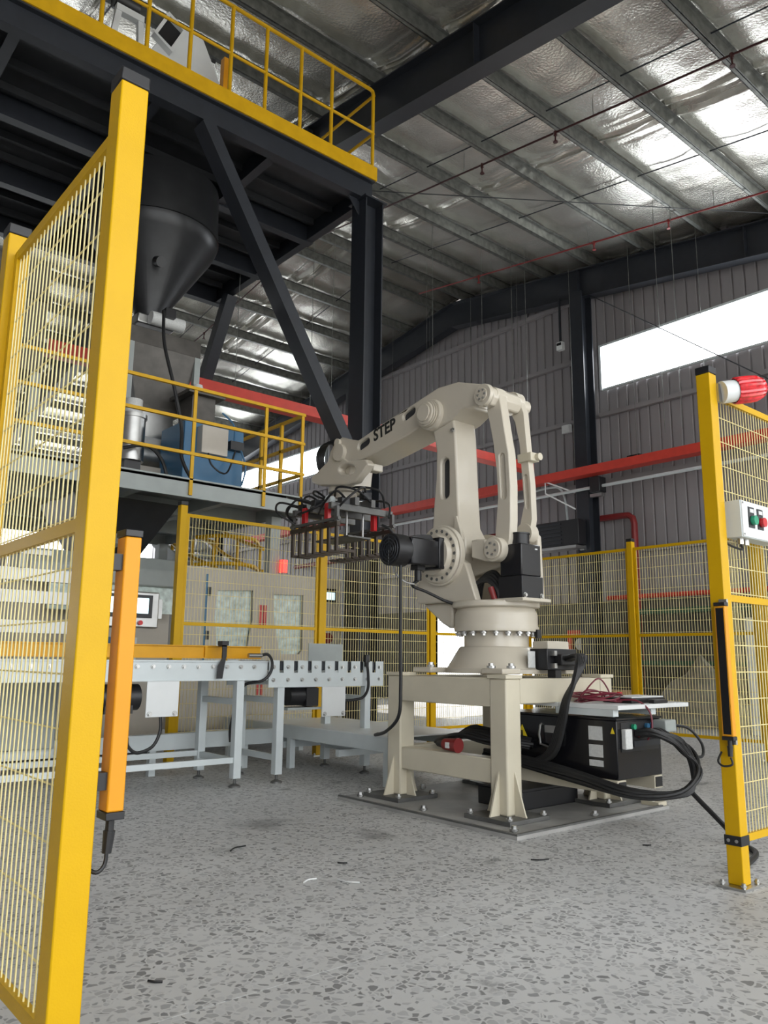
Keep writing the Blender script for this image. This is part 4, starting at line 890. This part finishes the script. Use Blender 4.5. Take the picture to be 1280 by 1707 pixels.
for z in (4.11, 3.73, 3.33): mk('rail', M().box(-1.5, 5.50, MY0-.04, MY0-.005, z-.018, z+.018), YEL2, t)
for y in (8.6, 9.1, 9.65, 10.5): mk('baluster', M().box(MX1-.04, MX1, y-.02, y+.02, MZ, 4.12), YEL2, t)
for z in (4.11, 3.73, 3.33): mk('rail', M().box(MX1-.04, MX1, MY0-.03, 10.5, z-.018, z+.018), YEL2, t)

# caged ladder seen under the mezzanine
t = thing('caged_stair', (5.6, 11.5, 0), 'yellow railed stair with hoops seen through the fence under the mezzanine', 'stair')
for x0 in (5.6, 6.4):
    mk('stringer', M().beam((x0, 10.4, 1.9), (x0, 12.6, 3.0), .05, .2), GREYP, t)
    mk('handrail', M().tube([(x0, 10.4, 2.7), (x0, 11.4, 3.0), (x0, 12.4, 3.45)], .03, 8), YEL2, t)
    mk('handrail', M().tube([(x0, 10.4, 2.35), (x0, 11.4, 2.65), (x0, 12.4, 3.1)], .03, 8), YEL2, t)
    for y in (10.5, 11.2, 11.9): mk('baluster', M().cyl((x0, y, 1.95+(y-10.4)*.5), (x0, y, 2.72+(y-10.4)*.35), .025, n=8), YEL2, t)
for i in range(7): mk('tread', M().box(5.6, 6.4, 10.45+.3*i, 10.7+.3*i, 1.95+.15*i, 1.98+.15*i), GREYP, t)
mk('landing', M().box(5.0, 6.6, 9.9, 10.45, 1.82, 1.92), GREYP, t)
for x in (5.05, 6.5): mk('leg', M().box(x-.05, x+.05, 9.95, 10.05, 0, 1.82), GREYP, t)
for z in (2.30, 2.68): mk('hoop', M().tube([(5.0, 9.9, z), (5.25, 9.65, z+.02), (5.7, 9.6, z+.02), (6.0, 9.9, z)], .028, 8), YEL2, t)

# ================================================================== BAGGING MACHINE AND CABINETS
t = thing('bagging_machine', (5.0, 8.6, 0), 'beige bagging machine with two film-covered windows behind the fence', 'machine')
def rrect(x0, x1, z0, z1, r, n=4):
    q = []
    for cx_, cz_, a in ((x1-r, z1-r, 0), (x0+r, z1-r, 90), (x0+r, z0+r, 180), (x1-r, z0+r, 270)):
        q += circ(cx_, cz_, r, n, a, a+90)
    return q
w1 = [(4.49, 1.82), (4.97, 1.85), (4.98, 1.5), (4.92, 1.16), (4.52, 1.14), (4.47, 1.5)]; w2 = [(5.26, 1.82), (5.70, 1.835), (5.71, 1.15), (5.66, 1.10), (5.40, 1.10), (5.36, 1.16), (5.27, 1.55)]
mk('front_panel', M().plate('y', [(4.10, .25), (5.86, .25), (5.86, 2.05), (4.10, 2.05)], [w1, w2], 8.28, 8.31), BEIGE, t)
for ww in (w1, w2):
    f_ = mk('window_film', M().prism('y', [(x, z) for x, z in ww], 8.325, 8.33), CLEAR, t)
    cxm = sum(p[0] for p in ww)/len(ww); czm = sum(p[1] for p in ww)/len(ww)
mk('side_panel', M().box(4.07, 4.10, 8.28, 9.5, .25, 2.05).box(5.86, 5.89, 8.28, 9.5, .25, 2.05), BEIGE, t)
mk('roof_panel', M().box(4.07, 5.89, 8.28, 9.5, 2.05, 2.08), BEIGE, t)
mk('back_panel', M().box(4.07, 5.89, 9.47, 9.5, .25, 2.05), WHT2, t)
mk('inner_bar', M().box(4.2, 5.8, 8.5, 8.56, 1.34, 1.40), BLUE, t)
for x in (5.08, 5.14): mk('red_fitting', M().box(x-.02, x+.02, 8.265, 8.28, 1.40, 1.68), RED, t)
for x in (4.2, 5.75): mk('leg', M().box(x-.05, x+.05, 8.33, 8.43, 0, .25), GREYP, t)
for z in (1.75, 1.25): mk('hinge', M().box(4.36, 4.40, 8.26, 8.28, z, z+.1), BLK, t)
mk('red_marking', M().box(5.06, 5.09, 8.27, 8.28, .62, .92).box(5.12, 5.15, 8.27, 8.28, .62, .92), RED, t)
mk('dark_door_strip', M().box(4.33, 4.36, 8.27, 8.28, .5, 2.0), BLUE, t)
t = thing('signal_tower', (5.50, 8.45, 2.08), 'glowing red signal lamp on top of the bagging machine', 'signal lamp')
mk('stem', M().cyl((5.50, 8.45, 2.08), (5.50, 8.45, 2.12), .03, n=12), GREYP, t); mk('lamp', M().cyl((5.50, 8.45, 2.12), (5.50, 8.45, 2.28), .05, n=18), LAMPW, t)
mk('tower_column', M().box(5.33, 5.47, 8.5, 8.64, 2.08, 2.83), GREYP, None, 0, 'slim grey column rising from the bagging machine to the mezzanine', 'column')
t = thing('meter_cabinet', (6.2, 8.9, 0), 'tall beige electrical cabinet with a lit meter window behind the fence', 'cabinet')
mk('body', M().box(5.98, 6.56, 8.62, 9.1, 0, 2.12), BEIGE, t, bevel=.008)
mk('meter_window', M().box(6.26, 6.46, 8.605, 8.62, 1.80, 1.98), BLK, t); mk('meter_display', M().box(6.28, 6.44, 8.60, 8.605, 1.83, 1.93), SCRN, t)
mk('main_switch', M().cyl((6.34, 8.62, 1.32), (6.34, 8.59, 1.32), .07, n=18), DRED, t)
t = thing('touch_screen_terminal', (3.0, 7.05, 1.3), 'grey operator terminal with lit touch screen beside the foreground post', 'operator terminal')
mk('housing', M().box(2.62, 3.20, 7.0, 7.18, 1.31, 1.64), STEEL, t, bevel=.012)
mk('bezel', M().box(2.66, 3.13, 6.99, 7.0, 1.40, 1.61), BLK, t)
mk('screen', M().box(2.70, 3.09, 6.985, 6.99, 1.44, 1.58), SCRN, t)
for x in (2.80, 2.92, 3.02): mk('knob', M().cyl((x, 7.0, 1.355), (x, 6.975, 1.355), .022, n=14), RED if x > 3 else BLK, t)
mk('arm', M().box(2.86, 2.96, 7.06, 7.16, 1.64, 2.1).box(2.86, 2.96, 7.06, 7.9, 2.1, 2.2), GREYP, t); mk('side_port', M().box(3.20, 3.24, 7.02, 7.15, 1.40, 1.58), STEEL, t)
mk('arm_post', M().box(2.86, 2.96, 7.80, 7.9, 0, 2.1), GREYP, t)
t = thing('sealing_machine', (3.2, 8.3, 0), 'grey hooded bag sealing machine left of the fence post', 'machine')
mk('hood', M().prism('x', [(7.95, 1.78), (7.95, 1.95), (8.1, 2.10), (8.7, 2.10), (8.7, 1.78)], 2.3, 3.95), GREYP, t, bevel=.02)
mk('body', M().box(2.3, 3.9, 8.25, 8.9, .2, 1.80), BEIGE, t, bevel=.01)
mk('glass', M().box(2.5, 3.85, 8.0, 8.02, 1.50, 1.78), CLEAR, t)
mk('plinth', M().box(2.4, 3.8, 8.3, 8.85, 0, .2), DARK, t)
mk('blue_column', M().box(3.12, 3.22, 8.15, 8.25, .95, 1.25), BLUE, t); mk('white_panel', M().box(3.26, 3.50, 8.15, 8.25, .95, 1.25), WHT2, t)
t = thing('feed_chute', (3.5, 9.3, 2.1), 'dark steel feed chute dropping through the mezzanine onto the sealer', 'chute')
mk('cone', frustum(3.25, 3.75, 9.05, 9.55, 2.10, 2.9, 4.15, 8.7, 9.9, 2.84), HOPP, t)
mk('throat', M().box(3.25, 3.75, 9.05, 9.55, 1.9, 2.1), HOPP, t)
# bag-turning station seen through the left mesh
t = thing('infeed_station', (1.7, 6.7, 0), 'white framed bag infeed station seen through the near mesh', 'machine')
mk('post', M().box(1.52, 1.62, 6.75, 6.85, 0, 1.75), WHT2, t); mk('post', M().box(2.35, 2.43, 6.75, 6.85, 0, 1.75), WHT2, t); mk('post', M().box(.75, .83, 6.75, 6.85, 0, 1.75), WHT2, t)
for z in (1.28, 1.52, 1.70): mk('bar', M().box(.75, 2.43, 6.76, 6.84, z-.05, z+.05), WHT2, t)
mk('pulley', M().cyl((1.15, 6.70, 1.42), (1.15, 6.76, 1.42), .16, n=28), WHT2, t)
mk('drive_box', M().box(1.75, 2.3, 6.86, 7.2, .3, .85), GREYP, t, bevel=.01)
mk('lamp_bar', M().box(1.7, 2.1, 6.7, 6.76, 1.86, 1.90), LABEL, t)
mk('lamp_stem', M().box(1.86, 1.90, 6.7, 6.76, 1.75, 1.86), GREYP, t)

# ================================================================== SERVICES ALONG THE WALL
def tray(name, a, b, label):
    t = thing(name, (min(a[0], b[0]), min(a[1], b[1]), a[2]), label, 'cable tray', 'red cable trays')
    a = Vector(a); b = Vector(b); d = (b-a).normalized(); r = d.cross(Vector((0,0,1)))
    mk('bottom', M().beam(a, b, .28, .008), REDB, t)
    for s in (-1, 1): mk('side', M().beam(a+r*.14*s+Vector((0,0,.09)), b+r*.14*s+Vector((0,0,.09)), .008, .18), REDB, t)
    L = (b-a).length; n = int(L/1.5)
    for i in range(1, n):
        p = a+d*L*i/n; mk('hanger', M().cyl(p+Vector((0,0,.18)), (p.x, p.y, roofz(p.y)-.2), .006, n=5), GALV, t)
    return t
tray('cable_tray', (3.2, 11.3, 5.30), (13.94, 11.3, 5.30), 'red cable tray crossing the hall behind the platform column')
tray('cable_tray', (14.1, 4.0, 5.0), (14.1, 24., 5.0), 'red cable tray running along the corrugated gable wall')
def pipe(name, pts, r, m, label, cat='pipe', sub=1): return mk(name, M().tube(pts, r, 10, sub), m, None, 0, label, cat)
pipe('conduit', [(14.22, 3, 4.76), (14.22, 9.9, 4.75), (14.22, 17, 4.72)], .035, WHT, 'thin white conduit along the gable wall below the red tray')
pipe('conduit', [(14.75, 3, 5.25), (14.75, 22, 5.25)], .02, DARK, 'thin dark conduit along the gable wall behind the red tray')
pipe('fire_pipe', [(14.79, 9.19, .05), (14.79, 9.19, 3.95), (14.79, 9.22, 4.08), (14.79, 9.32, 4.15), (14.79, 9.5, 4.16), (14.79, 10.4, 4.17), (14.79, 14, 4.1), (14.79, 22, 4.05)], .07, DRED, 'dark red fire pipe with elbow dropping behind the fence')
pipe('low_pipe', [(14.76, 3, 2.40), (14.76, 9.9, 2.40)], .05, REDB, 'red pipe running low along the top of the block wall')
DKP = mat('near_black_red_pipe', (.05, .012, .012), .4)
for xx, ya, yb, m_, lb, hd in ((9.5, -3, 14.33, DKP, 'thin dark sprinkler pipe slung under the near ceiling purlins', (4.1, 7.0, 8.6)), (13.3, -3, 14.33, DRED, 'thin red sprinkler pipe under the ceiling nearest the gable wall', (7.2, 8.9, 12.2)), (9.5, 14.34, 33, DKP, 'thin sprinkler pipe under the far ceiling slope', (16, 19))):
    p_ = pipe('sprinkler_pipe', [(xx, ya, roofz(ya)-.36), (xx, yb, roofz(yb)-.36)], .018, m_, lb)
    for y in hd:
        z = roofz(y)-.36
        mk('sprinkler_head', M().cyl((xx, y, z-.16), (xx, y, z), .014, n=8).cyl((xx, y, z-.175), (xx, y, z-.16), .04, n=10).cyl((xx, y, z-.05), (xx, y, z+.02), .03, n=8), m_, p_)
    y = -2.
    while y < 33:
        if ya < y < yb: mk('pipe_hanger', M().cyl((xx, y, roofz(y)-.36), (xx, y, roofz(y)-.02), .006, n=5), GALV, p_)
        y += 2.76
# thin suspension wires hanging from the roof
for x, y, z0, lb in ((13.0, 7.35, 5.2, 'left of the two thin wires hanging in front of the bright strip window'), (13.0, 7.0, 5.2, 'right of the two thin wires hanging in front of the bright strip window'), (13.2, 10.7, 5.0, 'thin wire hanging just left of the wall column'), (13.2, 11.1, 5.0, 'second thin wire left of the wall column'), (9.0, 12.3, 5.0, 'thin wire hanging beside the platform column'), (12.5, 13.2, 5.0, 'thin wire hanging below the roof ridge')):
    mk('hanging_wire', M().cyl((x, y, z0), (x, y, roofz(y)-.0), .006, n=5), GALV, None, 0, lb, 'wire', 'thin hanging roof wires')
t = thing('wall_clock_meter', (14.45, 10.75, 8.3), 'small white meter box on a dark stalk left of the wall column', 'meter')
mk('case', M().box(14.40, 14.52, 10.62, 10.78, 8.22, 8.42), WHT2, t, bevel=.01); mk('window', M().box(14.39, 14.40, 10.64, 10.76, 8.33, 8.39), BLK, t); mk('stalk', M().box(14.44, 14.48, 10.68, 10.72, 8.42, roofz(10.7)-.9), DARK, t)
mk('junction_box', M().box(14.80, 14.88, 10.76, 11.0, 6.32, 6.52), WHT2, None, .01, 'white square junction box on the wall left of the column', 'junction box')
t = thing('louvre_unit', (14.4, 10.8, 3.5), 'black louvred ventilation unit mounted low on the wall column', 'ventilation unit')
mk('body', M().box(14.0, 14.28, 10.05, 11.25, 3.52, 4.08), BLK, t, bevel=.01)
for i in range(6): mk('louvre', M().box(13.98, 14.0, 10.5, 11.2, 3.57+.085*i, 3.60+.085*i), DARK, t)
mk('bracket', M().box(14.24, 14.34, 10.08, 10.2, 3.42, 3.52).box(13.9, 14.24, 10.05, 11.9, 3.44, 3.50), STEEL, t)
t = thing('camera_bracket', (14.4, 9.85, 4.4), 'small black camera housing on a bracket right of the wall column', 'camera')
mk('housing', M().box(14.1, 14.35, 9.55, 9.80, 4.62, 4.95), BLK, t, bevel=.01); mk('bracket', M().box(14.25, 14.35, 9.6, 9.9, 4.55, 4.62), STEEL, t)
for y in (8.75,): mk('tray_box', M().box(14.32, 14.45, 8.7, 9.0, 5.22, 5.32), BLK, None, .004, 'small black box clipped to the red tray on the wall', 'box')
for y0 in (10.3, 10.9):
    pass
t = thing('tray_bracket', (14.3, 10.4, 4.5), 'white cantilever bracket pair carrying the conduit at the wall column', 'bracket')
mk('strut', M().beam((14.0, 10.9, 5.02), (14.28, 10.3, 4.72), .03, .03), WHT2, t); mk('strut', M().beam((14.0, 10.9, 4.75), (14.28, 10.3, 4.35), .03, .03), WHT2, t); mk('hanger', M().beam((14.0, 10.9, 4.75), (14.0, 10.9, 5.02), .02, .02), WHT2, t)
pipe('flexible_conduit', [(14.5, 11.6, 4.98), (14.5, 11.2, 5.0), (14.5, 10.9, 4.95), (14.5, 10.75, 4.7), (14.5, 10.7, 4.3), (14.5, 10.68, 4.1)], .025, WHT, 'pale flexible conduit drooping beside the wall column', 'conduit', 5)
# things standing along the wall behind the fence
t = thing('hose_cabinet', (14.6, 10.5, 0), 'red framed fire hose cabinet against the wall behind the fence', 'fire cabinet')
mk('frame', M().plate('x', [(10.22, 1.12), (10.80, 1.12), (10.80, 1.72), (10.22, 1.72)], [[(10.32, 1.22), (10.70, 1.22), (10.70, 1.62), (10.32, 1.62)]], 14.5, 14.6), REDB, t)
mk('glass', M().box(14.56, 14.6, 10.3, 10.7, 1.22, 1.62), DGLS, t); mk('reel', M().cyl((14.54, 10.5, 1.42), (14.56, 10.5, 1.42), .13, n=18), LABEL, t)
mk('stand', M().box(14.58, 14.62, 10.2, 10.26, 0, 2.35), REDB, t)
mk('cardboard_box', M().box(12.3, 12.9, 8.2, 8.9, 0, .55), CARD, None, .01, 'brown cardboard box behind the fence beside the pendant shelf', 'box')
def heap(name, cx_, cy_, r, h, label, sd):
    vs = []; fs = []; n, k = 18, 6
    for j in range(k):
        q = j/(k-1)
        for i in range(n):
            a = 2*math.pi*i/n; rr = r*(1-q)**.8*(1+.25*noise.noise(Vector((math.cos(a)*1.5, math.sin(a)*1.5, q*2+sd))))
            vs.append((cx_+rr*math.cos(a), cy_+rr*math.sin(a), h*q*(1+.2*noise.noise(Vector((a, q*3, sd))))))
    for j in range(k-1):
        for i in range(n): fs.append((j*n+i, j*n+(i+1) % n, (j+1)*n+(i+1) % n, (j+1)*n+i))
    fs += [tuple(range(n))[::-1], tuple(range((k-1)*n, k*n))]
    mk(name, M().add(vs, fs), TARP, None, 0, label, 'tarp')
heap('tarp_heap', 13.3, 7.1, .95, 1.15, 'peaked brown tarp heap behind the fence between two posts', 1)
heap('tarp_heap', 13.1, 9.6, .5, .85, 'small crumpled plastic heap behind the cardboard box', 5)
heap('tarp_heap', 13.7, 5.2, .7, .7, 'low tarp heap behind the fence near the right post', 9)
t = thing('white_cabinet', (12.0, 5.5, 0), 'white steel cabinet seen through the mesh right of the beacon post', 'cabinet')
mk('body', M().box(12.0, 12.5, 5.25, 5.66, 0, 1.73), WHT2, t, bevel=.01); mk('door', M().box(11.985, 12.0, 5.28, 5.63, .06, 1.10), WHT2, t); mk('door', M().box(11.985, 12.0, 5.28, 5.63, 1.13, 1.70), WHT2, t)
# green shelving band along the wall
mk('storage_rack', M().box(14.3, 14.7, 5.0, 9.0, 2.0, 2.1).box(14.3, 14.4, 5.0, 5.1, 0, 2.0).box(14.3, 14.4, 8.9, 9.0, 0, 2.0).box(14.3, 14.4, 7.0, 7.1, 0, 2.0).box(14.3, 14.7, 5.0, 9.0, 1.0, 1.08), mat('dark_green_paint', (.03, .09, .05), .5), None, 0, 'dark green storage rack along the block wall behind the fence', 'rack')
# litter on the floor
random.seed(11)
for i, (x, y, L, a, s) in enumerate(((2.36, 3.30, .09, .2, 'left of the two pale cable offcuts on the floor'), (2.50, 3.18, .12, 2.0, 'right curled one of the two pale cable offcuts on the floor'), (1.27, 2.63, .05, 2.3, 'short black wire scrap nearest the camera on the left'), (2.685, 3.47, .05, 2.4, 'small dark scrap beyond the pale cable offcuts'), (3.565, 2.88, .10, 2.6, 'thin dark wire scrap in front of the base plate corner'), (4.33, 2.71, .05, 2.5, 'small black scrap on the floor left of the right post'), (2.42, 4.08, .14, .4, 'dark crossed wire scrap on the floor before the conveyor'))):
    d = Vector((math.cos(a), math.sin(a), 0)); nrm = Vector((-d.y, d.x, 0))
    mk('wire_scrap', M().tube([Vector((x, y, .005))-d*L/2, Vector((x, y, .006))+nrm*L*.15, Vector((x, y, .005))+d*L/2], .004, 6, 4), LABEL if i < 2 else RUB, None, 0, s, 'scrap', 'floor litter')

# the blue cabinet stands close behind the handrail, clear of the weigh hopper
for o in bpy.data.objects:
    if o.name == 'blue_compressor_cabinet': o.location = (4.49, 8.97, 3.03); o.scale = (.946, .946, .946)
